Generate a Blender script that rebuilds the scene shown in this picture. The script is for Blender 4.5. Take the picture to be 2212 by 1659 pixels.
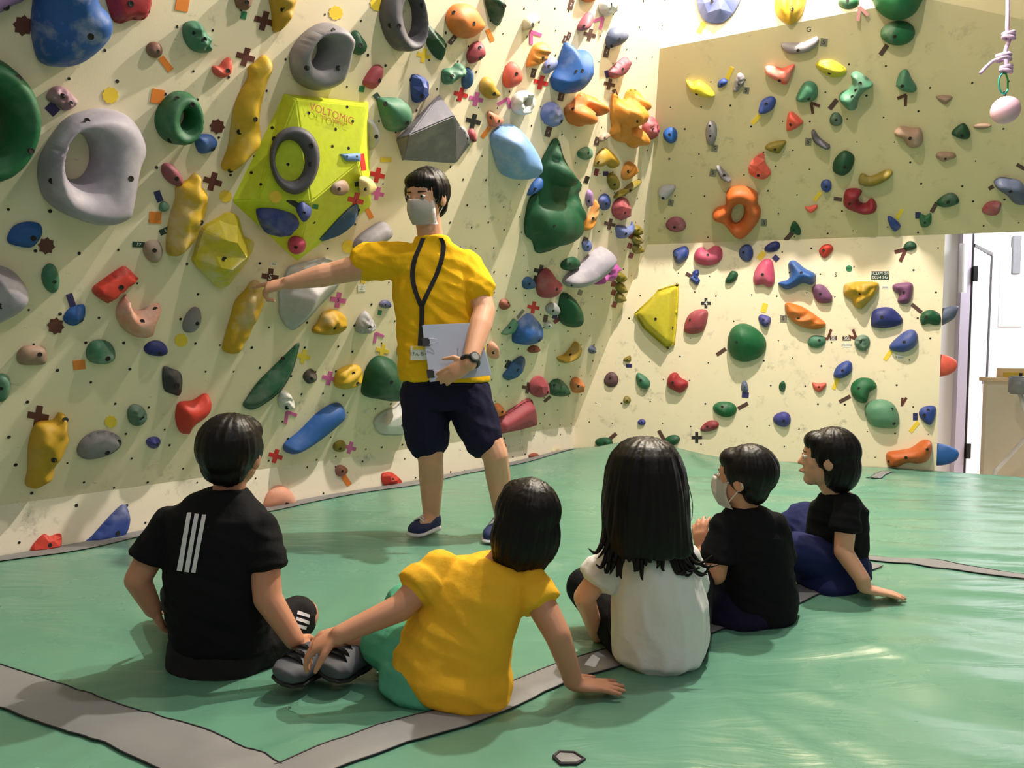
import bpy, bmesh, math, random
import numpy as np
from mathutils import Vector, Matrix, noise
from mathutils.bvhtree import BVHTree
from mathutils.geometry import delaunay_2d_cdt

for o in list(bpy.data.objects):
    bpy.data.objects.remove(o, do_unlink=True)
scn = bpy.context.scene
C = scn.collection
R = math.radians

# ------------------------------------------------------------------ camera
IW, IH, FPX = 2212.0, 1659.0, 1720.0
CAM = Vector((0, 0, 0.85))
PITCH, ROLL = R(2.91), R(0.6)
_f = Vector((0, math.cos(PITCH), -math.sin(PITCH)))
_r0 = Vector((1, 0, 0)); _u0 = Vector((0, math.sin(PITCH), math.cos(PITCH)))
CR = _r0 * math.cos(ROLL) + _u0 * math.sin(ROLL)
CU = _u0 * math.cos(ROLL) - _r0 * math.sin(ROLL)
cam_d = bpy.data.cameras.new('camera'); cam_d.lens = 36.0 * FPX / IW; cam_d.sensor_width = 36.0
cam_d.clip_start = 0.02
cam = bpy.data.objects.new('camera', cam_d); C.objects.link(cam)
m = Matrix((CR, CU, -_f)).transposed().to_4x4(); m.translation = CAM
cam.matrix_world = m
scn.camera = cam

# ------------------------------------------------------------------ light
w = bpy.data.worlds.new('world'); scn.world = w; w.use_nodes = True
w.node_tree.nodes['Background'].inputs[0].default_value = (1.0, 0.96, 0.88, 1)
w.node_tree.nodes['Background'].inputs[1].default_value = 0.22

def lamp(name, kind, loc, energy, color, target=None, **kw):
    d = bpy.data.lights.new(name, kind); d.energy = energy; d.color = color
    for k, v in kw.items(): setattr(d, k, v)
    o = bpy.data.objects.new(name, d); C.objects.link(o); o.location = loc
    if target is not None:
        o.rotation_euler = (Vector(target) - Vector(loc)).to_track_quat('-Z', 'Y').to_euler()
    return o
lamp('ceiling_spot', 'POINT', (1.40, 4.02, 4.2), 740, (1.0, 0.92, 0.80), shadow_soft_size=0.05)
lamp('ceiling_spot', 'POINT', (0.75, 2.75, 3.9), 175, (1.0, 0.93, 0.82), shadow_soft_size=0.05)
lamp('fill_light', 'AREA', (1.2, -1.0, 3.6), 22, (1.0, 0.97, 0.93), target=(0.3, 3.5, 0.6),  # unseen soft fill added overhead behind the camera
     shape='RECTANGLE', size=2.4, size_y=1.2)
scn.view_settings.view_transform = 'Standard'
scn.view_settings.look = 'None'
scn.view_settings.exposure = 0.0
scn.view_settings.gamma = 1.0
scn.view_settings.use_curve_mapping = False

# ------------------------------------------------------------------ helpers
def ray(px, py):
    d = _f + CR * ((px - IW / 2) / FPX) - CU * ((py - IH / 2) / FPX)
    return d.normalized()
def P(px, py, Y):
    d = ray(px, py); return CAM + d * (Y / d.y)
def PZ(px, py, z=0.0):
    d = ray(px, py); return CAM + d * ((z - CAM.z) / d.z)
def on_plane(px, py, p0, n):
    d = ray(px, py); return CAM + d * ((p0 - CAM).dot(n) / d.dot(n))
def project(p):
    v = p - CAM; z = v.dot(_f)
    return (IW / 2 + FPX * v.dot(CR) / z, IH / 2 - FPX * v.dot(CU) / z)
def lin(c):
    return tuple(((x / 255.0) / 12.92 if x / 255.0 <= 0.04045 else ((x / 255.0 + 0.055) / 1.055) ** 2.4) for x in c)

def tag(o, label=None, cat=None, group=None, kind=None):
    if label: o['label'] = label
    if cat: o['category'] = cat
    if group: o['group'] = group
    if kind: o['kind'] = kind
    return o
def link(name, mesh, mat=None, parent=None, smooth=False):
    o = bpy.data.objects.new(name, mesh); C.objects.link(o)
    if mat is not None and not mesh.materials: mesh.materials.append(mat)
    if parent is not None: o.parent = parent
    if smooth:
        mesh.polygons.foreach_set('use_smooth', [True] * len(mesh.polygons))
    return o
def empty(name, loc=(0, 0, 0)):
    o = bpy.data.objects.new(name, None); C.objects.link(o); o.location = loc
    o.empty_display_size = 0.05
    return o
def mesh_from(name, verts, faces):
    me = bpy.data.meshes.new(name); me.from_pydata([tuple(v) for v in verts], [], faces); me.update(); return me
def bm_mesh(name, bm):
    bmesh.ops.recalc_face_normals(bm, faces=bm.faces)
    me = bpy.data.meshes.new(name); bm.to_mesh(me); bm.free(); return me

# ------------------------------------------------------------------ materials
def new_mat(name):
    mt = bpy.data.materials.new(name); mt.use_nodes = True
    nt = mt.node_tree; return mt, nt, nt.nodes['Principled BSDF']
def nd(nt, typ, **kw):
    n = nt.nodes.new(typ)
    for k, v in kw.items():
        if k in n.inputs: n.inputs[k].default_value = v
        else: setattr(n, k, v)
    return n
def coords(nt, obj=True):
    return nd(nt, 'ShaderNodeTexCoord').outputs['Object' if obj else 'Generated']
def simple_mat(name, rgb, rough=0.6, var=0.12, scale=30.0, bump=0.0, bscale=200.0, metal=0.0, spec=0.5, bdist=0.002):
    mt, nt, bs = new_mat(name)
    co = coords(nt)
    n = nd(nt, 'ShaderNodeTexNoise', Scale=scale, Detail=4.0)
    nt.links.new(co, n.inputs['Vector'])
    mix = nd(nt, 'ShaderNodeMix', data_type='RGBA')
    a = lin(rgb)
    mix.inputs[6].default_value = (*[x * (1 - var) for x in a], 1)
    mix.inputs[7].default_value = (*[min(1, x * (1 + var)) for x in a], 1)
    nt.links.new(n.outputs['Fac'], mix.inputs[0]); nt.links.new(mix.outputs[2], bs.inputs['Base Color'])
    bs.inputs['Roughness'].default_value = rough; bs.inputs['Metallic'].default_value = metal
    bs.inputs['Specular IOR Level'].default_value = spec
    if bump > 0:
        n2 = nd(nt, 'ShaderNodeTexNoise', Scale=bscale, Detail=3.0); nt.links.new(co, n2.inputs['Vector'])
        b = nd(nt, 'ShaderNodeBump', Strength=bump, Distance=bdist)
        nt.links.new(n2.outputs['Fac'], b.inputs['Height']); nt.links.new(b.outputs['Normal'], bs.inputs['Normal'])
    return mt

def wall_mat(name, rgb, dirt=0.5):
    mt, nt, bs = new_mat(name)
    geo = nd(nt, 'ShaderNodeNewGeometry').outputs['Position']
    n1 = nd(nt, 'ShaderNodeTexNoise', Scale=1.7, Detail=6.0, Roughness=0.65); nt.links.new(geo, n1.inputs['Vector'])
    n2 = nd(nt, 'ShaderNodeTexNoise', Scale=9.0, Detail=8.0, Roughness=0.75); nt.links.new(geo, n2.inputs['Vector'])
    mp = nd(nt, 'ShaderNodeMapping'); mp.inputs['Scale'].default_value = (7.0, 7.0, 26.0)
    mp.inputs['Rotation'].default_value = (0.4, 0.9, 0.3)
    nt.links.new(geo, mp.inputs['Vector'])
    n3 = nd(nt, 'ShaderNodeTexNoise', Scale=2.0, Detail=5.0, Roughness=0.7); nt.links.new(mp.outputs[0], n3.inputs['Vector'])
    r1 = nd(nt, 'ShaderNodeMapRange'); r1.inputs[1].default_value = 0.45; r1.inputs[2].default_value = 0.68
    r2 = nd(nt, 'ShaderNodeMapRange'); r2.inputs[1].default_value = 0.55; r2.inputs[2].default_value = 0.70
    r3 = nd(nt, 'ShaderNodeMapRange'); r3.inputs[1].default_value = 0.66; r3.inputs[2].default_value = 0.74
    nt.links.new(n1.outputs[0], r1.inputs[0]); nt.links.new(n2.outputs[0], r2.inputs[0]); nt.links.new(n3.outputs[0], r3.inputs[0])
    mu = nd(nt, 'ShaderNodeMath', operation='MULTIPLY'); nt.links.new(r1.outputs[0], mu.inputs[0]); nt.links.new(r2.outputs[0], mu.inputs[1])
    mu3 = nd(nt, 'ShaderNodeMath', operation='MULTIPLY'); mu3.inputs[1].default_value = 0.5; nt.links.new(r3.outputs[0], mu3.inputs[0])
    mx = nd(nt, 'ShaderNodeMath', operation='MAXIMUM'); nt.links.new(mu.outputs[0], mx.inputs[0]); nt.links.new(mu3.outputs[0], mx.inputs[1])
    m2 = nd(nt, 'ShaderNodeMath', operation='MULTIPLY'); m2.inputs[1].default_value = dirt; nt.links.new(mx.outputs[0], m2.inputs[0])
    base = nd(nt, 'ShaderNodeMix', data_type='RGBA'); a = lin(rgb)
    base.inputs[6].default_value = (*[x * 0.90 for x in a], 1); base.inputs[7].default_value = (*[min(1, x * 1.06) for x in a], 1)
    nt.links.new(n1.outputs[0], base.inputs[0])
    mix = nd(nt, 'ShaderNodeMix', data_type='RGBA'); mix.inputs[7].default_value = (*lin((92, 88, 76)), 1)
    nt.links.new(m2.outputs[0], mix.inputs[0]); nt.links.new(base.outputs[2], mix.inputs[6])
    nt.links.new(mix.outputs[2], bs.inputs['Base Color'])
    bs.inputs['Roughness'].default_value = 0.62; bs.inputs['Specular IOR Level'].default_value = 0.3
    n4 = nd(nt, 'ShaderNodeTexNoise', Scale=260.0, Detail=2.0); nt.links.new(geo, n4.inputs['Vector'])
    b = nd(nt, 'ShaderNodeBump', Strength=0.25, Distance=0.001)
    nt.links.new(n4.outputs[0], b.inputs['Height']); nt.links.new(b.outputs[0], bs.inputs['Normal'])
    return mt

def hold_mat(key, rgb, chalk=0.25, rough=0.55):
    mt, nt, bs = new_mat('hold_' + key)
    co = nd(nt, 'ShaderNodeNewGeometry').outputs['Position']
    n1 = nd(nt, 'ShaderNodeTexNoise', Scale=6.5, Detail=5.0, Roughness=0.6); nt.links.new(co, n1.inputs['Vector'])
    r1 = nd(nt, 'ShaderNodeMapRange'); r1.inputs[1].default_value = 0.50; r1.inputs[2].default_value = 0.75
    r1.inputs[4].default_value = chalk
    nt.links.new(n1.outputs[0], r1.inputs[0])
    n2 = nd(nt, 'ShaderNodeTexNoise', Scale=40.0, Detail=4.0); nt.links.new(co, n2.inputs['Vector'])
    base = nd(nt, 'ShaderNodeMix', data_type='RGBA'); a = lin(rgb)
    base.inputs[6].default_value = (*[x * 0.85 for x in a], 1); base.inputs[7].default_value = (*[min(1, x * 1.15) for x in a], 1)
    nt.links.new(n2.outputs[0], base.inputs[0])
    mix = nd(nt, 'ShaderNodeMix', data_type='RGBA'); mix.inputs[7].default_value = (*lin((215, 210, 205)), 1)
    nt.links.new(r1.outputs[0], mix.inputs[0]); nt.links.new(base.outputs[2], mix.inputs[6])
    nt.links.new(mix.outputs[2], bs.inputs['Base Color'])
    bs.inputs['Roughness'].default_value = rough; bs.inputs['Specular IOR Level'].default_value = 0.4
    n4 = nd(nt, 'ShaderNodeTexNoise', Scale=420.0, Detail=2.0); nt.links.new(co, n4.inputs['Vector'])
    b = nd(nt, 'ShaderNodeBump', Strength=0.35, Distance=0.0012)
    nt.links.new(n4.outputs[0], b.inputs['Height']); nt.links.new(b.outputs[0], bs.inputs['Normal'])
    return mt

M = {}
M['wall_l'] = wall_mat('cream_wall_paint', (236, 220, 190), 0.95)
M['wall_k'] = wall_mat('pale_kickboard_paint', (238, 226, 206), 1.0)
M['wall_r'] = wall_mat('pale_cream_wall_paint', (238, 222, 192), 0.95)
M['wall_p'] = wall_mat('shaded_panel_paint', (212, 196, 156), 0.7)  # cream wall paint darkened, the shade on the overhang put into the colour
M['dark'] = simple_mat('dark_hole', (30, 24, 20), 0.8)
M['bolt'] = simple_mat('bolt_steel', (70, 62, 58), 0.4, metal=0.6)
M['room_white'] = simple_mat('white_room_paint', (240, 238, 240), 0.7, var=0.03, scale=3)
M['frame_lav'] = simple_mat('lavender_metal_paint', (200, 192, 212), 0.4, var=0.05)
M['door_white'] = simple_mat('white_door_paint', (240, 235, 238), 0.45, var=0.03)
M['paper'] = simple_mat('paper', (238, 238, 236), 0.7, var=0.03)
M['ink'] = simple_mat('black_ink', (28, 26, 26), 0.7)
M['white_ink'] = simple_mat('white_ink', (235, 232, 228), 0.7)
M['red_ink'] = simple_mat('red_brown_ink', (178, 92, 52), 0.7)
M['blk_metal'] = simple_mat('black_metal', (26, 25, 27), 0.35)
M['wood'] = simple_mat('light_wood', (214, 186, 146), 0.55, var=0.15, scale=14)
M['beige'] = simple_mat('beige_board', (205, 192, 170), 0.6, var=0.05)
M['brown'] = simple_mat('brown_wood', (120, 76, 50), 0.6)
M['grey_plastic'] = simple_mat('grey_plastic', (120, 122, 126), 0.4)
M['yel_box'] = simple_mat('yellow_card', (190, 160, 50), 0.6)
M['skin'] = simple_mat('skin', (214, 160, 130), 0.5, var=0.07, scale=18, bump=0.08, bscale=300)
M['skin_tan'] = simple_mat('tanned_skin', (196, 138, 108), 0.5, var=0.07, scale=18, bump=0.08, bscale=300)
for k in ('skin', 'skin_tan'):
    b = M[k].node_tree.nodes['Principled BSDF']
    b.inputs['Subsurface Weight'].default_value = 0.12
    b.inputs['Subsurface Radius'].default_value = (0.01, 0.004, 0.002)
def hair_mat():
    mt, nt, bs = new_mat('black_hair')
    co = coords(nt)
    mp = nd(nt, 'ShaderNodeMapping'); mp.inputs['Scale'].default_value = (70, 70, 6)
    nt.links.new(co, mp.inputs[0])
    n = nd(nt, 'ShaderNodeTexNoise', Scale=1.6, Detail=4.0); nt.links.new(mp.outputs[0], n.inputs['Vector'])
    mix = nd(nt, 'ShaderNodeMix', data_type='RGBA')
    mix.inputs[6].default_value = (0.002, 0.0015, 0.0015, 1); mix.inputs[7].default_value = (0.010, 0.006, 0.006, 1)
    nt.links.new(n.outputs[0], mix.inputs[0]); nt.links.new(mix.outputs[2], bs.inputs['Base Color'])
    bs.inputs['Roughness'].default_value = 0.42; bs.inputs['Specular IOR Level'].default_value = 0.22
    b = nd(nt, 'ShaderNodeBump', Strength=0.25, Distance=0.003)
    nt.links.new(n.outputs[0], b.inputs['Height']); nt.links.new(b.outputs[0], bs.inputs['Normal'])
    return mt
M['hair'] = hair_mat()
def cloth(name, rgb, rough=0.85):
    mt = simple_mat(name, rgb, rough, var=0.06, scale=9, bump=0.35, bscale=24, spec=0.15, bdist=0.012)
    return mt
M['tee_black'] = cloth('black_jersey', (20, 20, 23))
M['short_black'] = cloth('charcoal_shorts_fabric', (36, 34, 36))
M['tee_yellow'] = cloth('yellow_cotton', (238, 184, 28))
M['tee_yellow2'] = cloth('warm_yellow_cotton', (240, 182, 48))
M['mint'] = cloth('mint_green_cotton', (92, 172, 140))
M['white_cotton'] = cloth('white_cotton', (226, 222, 222))
M['navy'] = cloth('navy_fabric', (30, 28, 52))
M['denim'] = cloth('navy_denim', (34, 40, 84))
M['stripe'] = simple_mat('white_print', (225, 222, 228), 0.6, var=0.03)
M['mask'] = simple_mat('white_mask_fabric', (220, 216, 212), 0.8, var=0.03)
M['shoe_grey'] = simple_mat('grey_suede', (78, 80, 88), 0.7, var=0.2, scale=25)
M['shoe_black'] = simple_mat('black_rubber', (26, 26, 29), 0.5, var=0.2)
M['shoe_navy'] = simple_mat('navy_suede', (34, 42, 92), 0.7)
M['folder'] = simple_mat('pale_blue_plastic', (196, 204, 232), 0.35, var=0.03)
M['eye_white'] = simple_mat('eye_white', (230, 226, 220), 0.3, var=0.02)
M['lips'] = simple_mat('lips', (180, 105, 95), 0.5)
M['rope'] = simple_mat('lilac_rope', (186, 158, 192), 0.8, var=0.35, scale=60)
M['ball'] = simple_mat('pink_wood_ball', (208, 166, 186), 0.5, var=0.08, scale=8)
M['carab'] = simple_mat('teal_aluminium', (60, 175, 160), 0.3, metal=0.7)
M['strip'] = simple_mat('grey_vinyl', (126, 126, 128), 0.55, var=0.10, scale=5, bump=0.3, bscale=40)
M['seam'] = simple_mat('dark_seam', (45, 42, 48), 0.7)

def mat_vinyl():
    mt, nt, bs = new_mat('green_vinyl')
    co = nd(nt, 'ShaderNodeNewGeometry').outputs['Position']
    n1 = nd(nt, 'ShaderNodeTexNoise', Scale=1.3, Detail=5.0, Roughness=0.6); nt.links.new(co, n1.inputs['Vector'])
    mix = nd(nt, 'ShaderNodeMix', data_type='RGBA')
    mix.inputs[6].default_value = (*lin((80, 132, 110)), 1); mix.inputs[7].default_value = (*lin((112, 162, 140)), 1)
    nt.links.new(n1.outputs[0], mix.inputs[0])
    n5 = nd(nt, 'ShaderNodeTexNoise', Scale=2.6, Detail=3.0); nt.links.new(co, n5.inputs['Vector'])
    rr = nd(nt, 'ShaderNodeMapRange'); rr.inputs[1].default_value = 0.60; rr.inputs[2].default_value = 0.72; rr.inputs[4].default_value = 0.35
    nt.links.new(n5.outputs[0], rr.inputs[0])
    mx2 = nd(nt, 'ShaderNodeMix', data_type='RGBA'); mx2.inputs[7].default_value = (*lin((150, 178, 160)), 1)
    nt.links.new(rr.outputs[0], mx2.inputs[0]); nt.links.new(mix.outputs[2], mx2.inputs[6])
    nt.links.new(mx2.outputs[2], bs.inputs['Base Color'])
    rg = nd(nt, 'ShaderNodeMapRange'); rg.inputs[3].default_value = 0.17; rg.inputs[4].default_value = 0.36
    nt.links.new(n1.outputs[0], rg.inputs[0]); nt.links.new(rg.outputs[0], bs.inputs['Roughness'])
    bs.inputs['Specular IOR Level'].default_value = 0.75
    mp = nd(nt, 'ShaderNodeMapping'); mp.inputs['Scale'].default_value = (2.2, 9.0, 1.0); mp.inputs['Rotation'].default_value = (0, 0, 0.25)
    nt.links.new(co, mp.inputs[0])
    n2 = nd(nt, 'ShaderNodeTexNoise', Scale=1.4, Detail=3.0, Distortion=0.8); nt.links.new(mp.outputs[0], n2.inputs['Vector'])
    b = nd(nt, 'ShaderNodeBump', Strength=0.10, Distance=0.05)
    nt.links.new(n2.outputs[0], b.inputs['Height'])
    n3 = nd(nt, 'ShaderNodeTexNoise', Scale=350.0, Detail=2.0); nt.links.new(co, n3.inputs['Vector'])
    b2 = nd(nt, 'ShaderNodeBump', Strength=0.15, Distance=0.001)
    nt.links.new(n3.outputs[0], b2.inputs['Height']); nt.links.new(b.outputs[0], b2.inputs['Normal'])
    nt.links.new(b2.outputs[0], bs.inputs['Normal'])
    return mt
M['vinyl'] = mat_vinyl()

# ------------------------------------------------------------------ wall geometry
A = PZ(0, 1205); B = PZ(1240, 975)
uL = (B - A); uL.z = 0; uL.normalize()
nL = Vector((uL.y, -uL.x, 0))
E = PZ(2030, 1022)
uR = (E - B); uR.z = 0; uR.normalize()
nR = Vector((uR.y, -uR.x, 0))
fz = [on_plane(x, y, A, nL).z for x, y in ((58, 1082), (599, 1009), (1234, 922))]
ZF = sum(fz) / 3
hz = [on_plane(x, y, B, nR).z for x, y in ((1401, 534), (2038, 500))]
ZH = sum(hz) / 2
# lean of the left wall: its meeting line with the back wall passes pixel (1399,527)
q = on_plane(1399, 527, B, nR)
TL = (q - A).dot(nL) / (q.z - ZF)
nLo = (nL - Vector((0, 0, TL))).normalized()
PF = A + Vector((0, 0, ZF))
q2 = on_plane(1425, 105, PF, nLo)
TP = (q2 - B).dot(nR) / (q2.z - ZH); ZT = q2.z
nP = (nR - Vector((0, 0, TP))).normalized()
PH = B + Vector((0, 0, ZH)); PT = B + nR * (TP * (ZT - ZH)) + Vector((0, 0, ZT))
def offL(z): return max(0.0, (z - ZF) * TL)
def offR(z): return 0.0 if z < ZH else min((z - ZH), ZT - ZH) * TP
def corner(z):
    a, b = nL.dot(A) + offL(z), nR.dot(B) + offR(z)
    det = nL.x * nR.y - nL.y * nR.x
    return Vector(((a * nR.y - b * nL.y) / det, (nL.x * b - nR.x * a) / det, z))
def atL(s, z): return A + uL * s + nL * offL(z) + Vector((0, 0, z - A.z))
def atR(s, z): return B + uR * s + nR * offR(z) + Vector((0, 0, z - B.z))
print('GEO A', A, 'B', B, 'E', E, 'ZF', fz, 'ZH', hz, 'lean', math.degrees(math.atan(TL)), math.degrees(math.atan(TP)), 'ZT', ZT)

surf_v, surf_f, surf_names = [], [], []
def slab(name, pts, n, parent, mat, th=0.03):
    n = n.normalized(); k = len(pts)
    vs = [p.copy() for p in pts] + [p - n * th for p in pts]
    fs = [list(range(k)), list(range(2 * k - 1, k - 1, -1))] + [[i, (i + 1) % k, k + (i + 1) % k, k + i] for i in range(k)]
    bm = bmesh.new(); bv = [bm.verts.new(v) for v in vs]
    for f in fs: bm.faces.new([bv[i] for i in f])
    o = link(name, bm_mesh(name, bm), mat, parent)
    b0 = len(surf_v); surf_v.extend(pts)
    for i in range(1, k - 1): surf_f.append((b0, b0 + i, b0 + i + 1)); surf_names.append(name)
    return o
SL, ZTOP = -3.2, 4.3
wall_left = tag(empty('wall_left', A), kind='structure', label='cream overhanging plywood climbing wall crowded with holds, leaning over the mat')
wall_back = tag(empty('wall_back', B), kind='structure', label='pale climbing wall with a shaded overhanging panel beside the doorway')
def kid_of(o, p):
    o.parent = p; o.matrix_parent_inverse = p.matrix_world.inverted() if False else Matrix.Translation(-p.location)
    return o
ov = kid_of(slab('overhang_panel', [atL(SL, ZF), corner(ZF), corner(ZH), corner(ZT), corner(ZTOP), atL(SL, ZTOP)], nLo, None, M['wall_l']), wall_left)
kb = kid_of(slab('kick_board', [atL(SL, -0.3), corner(-0.3), corner(ZF), atL(SL, ZF)], nL, None, M['wall_k']), wall_left)
sE = (on_plane(2032, 760, B, nR) - B).dot(uR)
lp = kid_of(slab('lower_panel', [corner(-0.3), atR(sE, -0.3), atR(sE, ZH), corner(ZH), corner(ZF)], nR, None, M['wall_r'], 0.12), wall_back)
C1 = on_plane(1997, -4, PH, nP); C2 = on_plane(2212, 109, PH, nP); C3 = C2 + (C2 - C1) * 1.6
SR = 6.0
pts = [corner(ZH), atR(SR, ZH), C3 + (atR(SR, ZH) - atR(3, ZH)) * 0.4, C1, corner(ZT)]
op = kid_of(slab('overhang_panel', pts, nP, None, M['wall_p']), wall_back)
up_top = atR((C1 - B).dot(uR), ZTOP)
upn = kid_of(slab('upper_panel', [corner(ZT), C1, Vector((C1.x, C1.y, ZTOP)), corner(ZTOP)], nR, None, M['wall_r']), wall_back)
D3 = pts[2]
tn = nR.cross(Vector((0, 0, 1)))
hz_ = ZTOP - ZT
topc = C1 + Vector((0, 0, hz_)) + nR * (TP * hz_ * 0.80); topd = D3 + Vector((0, 0, hz_)) + nR * (TP * hz_ * 0.86)
nn = (D3 - C1).cross(topc - C1).normalized()
if nn.dot(nR) < 0: nn = -nn
cp = kid_of(slab('corner_panel', [C1, D3, topd, topc], nn, None, M['wall_p']), wall_back)
_tp = Vector((C1.x, C1.y, ZTOP)); _n3 = (topc - C1).cross(_tp - C1).normalized()
_n3 = _n3 if _n3.dot(-uR) > 0 else -_n3
kid_of(slab('corner_panel', [C1, topc, _tp], _n3, None, M['wall_p']), wall_back)
WALLB = BVHTree.FromPolygons([tuple(v) for v in surf_v], surf_f)
def face_normal(loc, n):
    return n if n.dot(CAM - loc) > 0 else -n
EXTRA = []   # (bvh, name) surfaces standing proud of the walls
def hit(px, py):
    d = ray(px, py); best = None
    for bv, nm in [(WALLB, None)] + EXTRA:
        loc, n, i, dist = bv.ray_cast(CAM, d)
        if loc is not None and (best is None or dist < best[2] - 1e-4):
            best = (loc, face_normal(loc, n), dist, surf_names[i] if nm is None else nm)
    return best

# t-nut holes, one joined piece of stuff for each wall
def tnuts(name, origin, u, n, w0, w1, h0, h1, step, parent, test, r=0.0062):
    rng = random.Random(hash(name) % 1000 if False else len(name))
    v = n.cross(u).normalized()
    if v.z < 0: v = -v
    vs, fs = [], []
    y = h0; row = 0
    while y < h1:
        x = w0 + (row % 2) * step * 0.5
        while x < w1:
            p = origin + u * (x + rng.uniform(-.03, .03)) + v * (y + rng.uniform(-.03, .03)) + n * 0.0012
            if rng.random() < 0.8 and test(p):
                b = len(vs)
                vs.append(p - n * 0.0)
                rr = r * rng.uniform(0.7, 1.2)
                for k in range(8):
                    a = k * math.pi / 4; vs.append(p + u * (rr * math.cos(a)) + v * (rr * math.sin(a)))
                for k in range(8): fs.append((b, b + 1 + k, b + 1 + (k + 1) % 8))
            x += step
        y += step * 0.8; row += 1
    o = link(name, mesh_from(name, vs, fs), M['dark']); kid_of(o, parent); tag(o, kind='stuff'); return o
cz = corner(ZF)
tnuts('bolt_holes', PF, uL, nLo, -2.5, 6, 0.04, 3.6, 0.155, wall_left, lambda p: (p - corner(p.z)).dot(uL) < -0.05)
tnuts('bolt_holes', A, uL, nL, -2.5, (B - A).length - 0.05, 0.02, ZF - 0.03, 0.17, wall_left, lambda p: True)
tnuts('bolt_holes', B, uR, nR, 0, sE - 0.05, 0.1, ZH - 0.05, 0.2, wall_back, lambda p: (p - corner(p.z)).dot(uR) > 0.05)
tnuts('bolt_holes', PH, uR, nP, 0, 4.6, 0.05, (ZT - ZH) / nP.cross(uR).normalized().z * (-1 if nP.cross(uR).z < 0 else 1) - 0.08, 0.2, wall_back,
      lambda p: (p - corner(p.z)).dot(uR) > 0.06)

# ------------------------------------------------------------------ climbing holds
COL = dict(
    blue=(38, 92, 172), navy=(40, 48, 120), sky=(120, 165, 225), steel=(52, 92, 140), slate=(86, 96, 122), royal=(44, 70, 150),
    green=(22, 104, 58), dgreen=(24, 74, 44), teal=(70, 130, 98), sage=(96, 128, 108), forest=(20, 84, 50), lgreen=(104, 156, 122),
    grey=(146, 140, 146), dgrey=(92, 88, 96), lilacgrey=(168, 160, 174), charcoal=(62, 56, 60), white=(226, 222, 216), silver=(180, 178, 182),
    yellow=(222, 178, 36), lemon=(226, 206, 44), gold=(206, 160, 30), olive=(142, 124, 34), lime=(196, 206, 40), mustard=(190, 150, 40),
    orange=(228, 122, 40), dorange=(206, 98, 36), amber=(236, 150, 52), coral=(240, 96, 76), peach=(236, 160, 130), rust=(160, 78, 54), salmon=(228, 130, 96),
    red=(176, 40, 48), scarlet=(222, 62, 44), crimson=(150, 34, 48), rose=(176, 72, 84), mauve=(160, 84, 98), pink=(212, 74, 112), hotpink=(214, 96, 190),
    lilac=(176, 130, 190), purple=(128, 74, 118), plum=(110, 76, 80), brown=(134, 86, 66), tan=(166, 134, 112), beige=(206, 192, 160), cream=(226, 208, 140), dbrown=(74, 62, 54),
    pinkgrey=(164, 122, 136), bluegrey=(96, 106, 140), indigo=(66, 66, 150), periw=(108, 122, 186), palegrey=(206, 202, 206))
COL = {k: tuple(int(v * 0.86 + 0.06 * sum(c) / 3) for v in c) for k, c in COL.items()}
_hm = {}
def hmat(c, ch):
    k = (c, ch)
    if k not in _hm: _hm[k] = hold_mat('%s_%d' % (c, int(ch * 100)), COL[c], ch)
    return _hm[k]

def catmull(pts, per=5):
    out = []; n = len(pts)
    for i in range(n):
        p0, p1, p2, p3 = [np.array(pts[(i + k - 1) % n], float) for k in range(4)]
        for t in np.linspace(0, 1, per, endpoint=False):
            out.append(0.5 * ((2 * p1) + (p2 - p0) * t + (2 * p0 - 5 * p1 + 4 * p2 - p3) * t * t + (3 * p1 - p0 - 3 * p2 + p3) * t ** 3))
    return np.array(out)
def resample(pts, n):
    p = np.vstack([pts, pts[:1]]); s = np.r_[0, np.cumsum(np.linalg.norm(np.diff(p, axis=0), axis=1))]
    t = np.linspace(0, s[-1], n, endpoint=False)
    return np.c_[np.interp(t, s, p[:, 0]), np.interp(t, s, p[:, 1])]
def ell_px(cx, cy, w, h, rot=0, rng=None, n=36):
    a = np.linspace(0, 2 * np.pi, n, endpoint=False)
    x, y = np.cos(a), np.sin(a)
    if rng is not None:
        e1, e2, p1, p2 = rng.uniform(.03, .09), rng.uniform(.02, .06), rng.uniform(0, 6.28), rng.uniform(0, 6.28)
        k = 1 + e1 * np.cos(2 * a + p1) * 0.5 + e2 * np.cos(3 * a + p2)
        x, y = x * k, y * k
    x, y = x * w / 2, y * h / 2; r = R(rot)
    return np.c_[cx + x * math.cos(r) - y * math.sin(r), cy + x * math.sin(r) + y * math.cos(r)]
def inside(pts, poly):
    x, y = pts[:, 0], pts[:, 1]; res = np.zeros(len(pts), bool); n = len(poly); j = n - 1
    for i in range(n):
        xi, yi, xj, yj = *poly[i], *poly[j]
        c = ((yi > y) != (yj > y)) & (x < (xj - xi) * (y - yi) / (yj - yi + 1e-12) + xi)
        res ^= c; j = i
    return res
def seg_dist(pts, poly):
    a = poly; b = np.roll(poly, -1, axis=0); ab = b - a
    d = pts[:, None, :] - a[None]; t = np.clip((d * ab[None]).sum(2) / ((ab ** 2).sum(1)[None] + 1e-12), 0, 1)
    return np.linalg.norm(d - t[..., None] * ab[None], axis=2).min(1)

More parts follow.
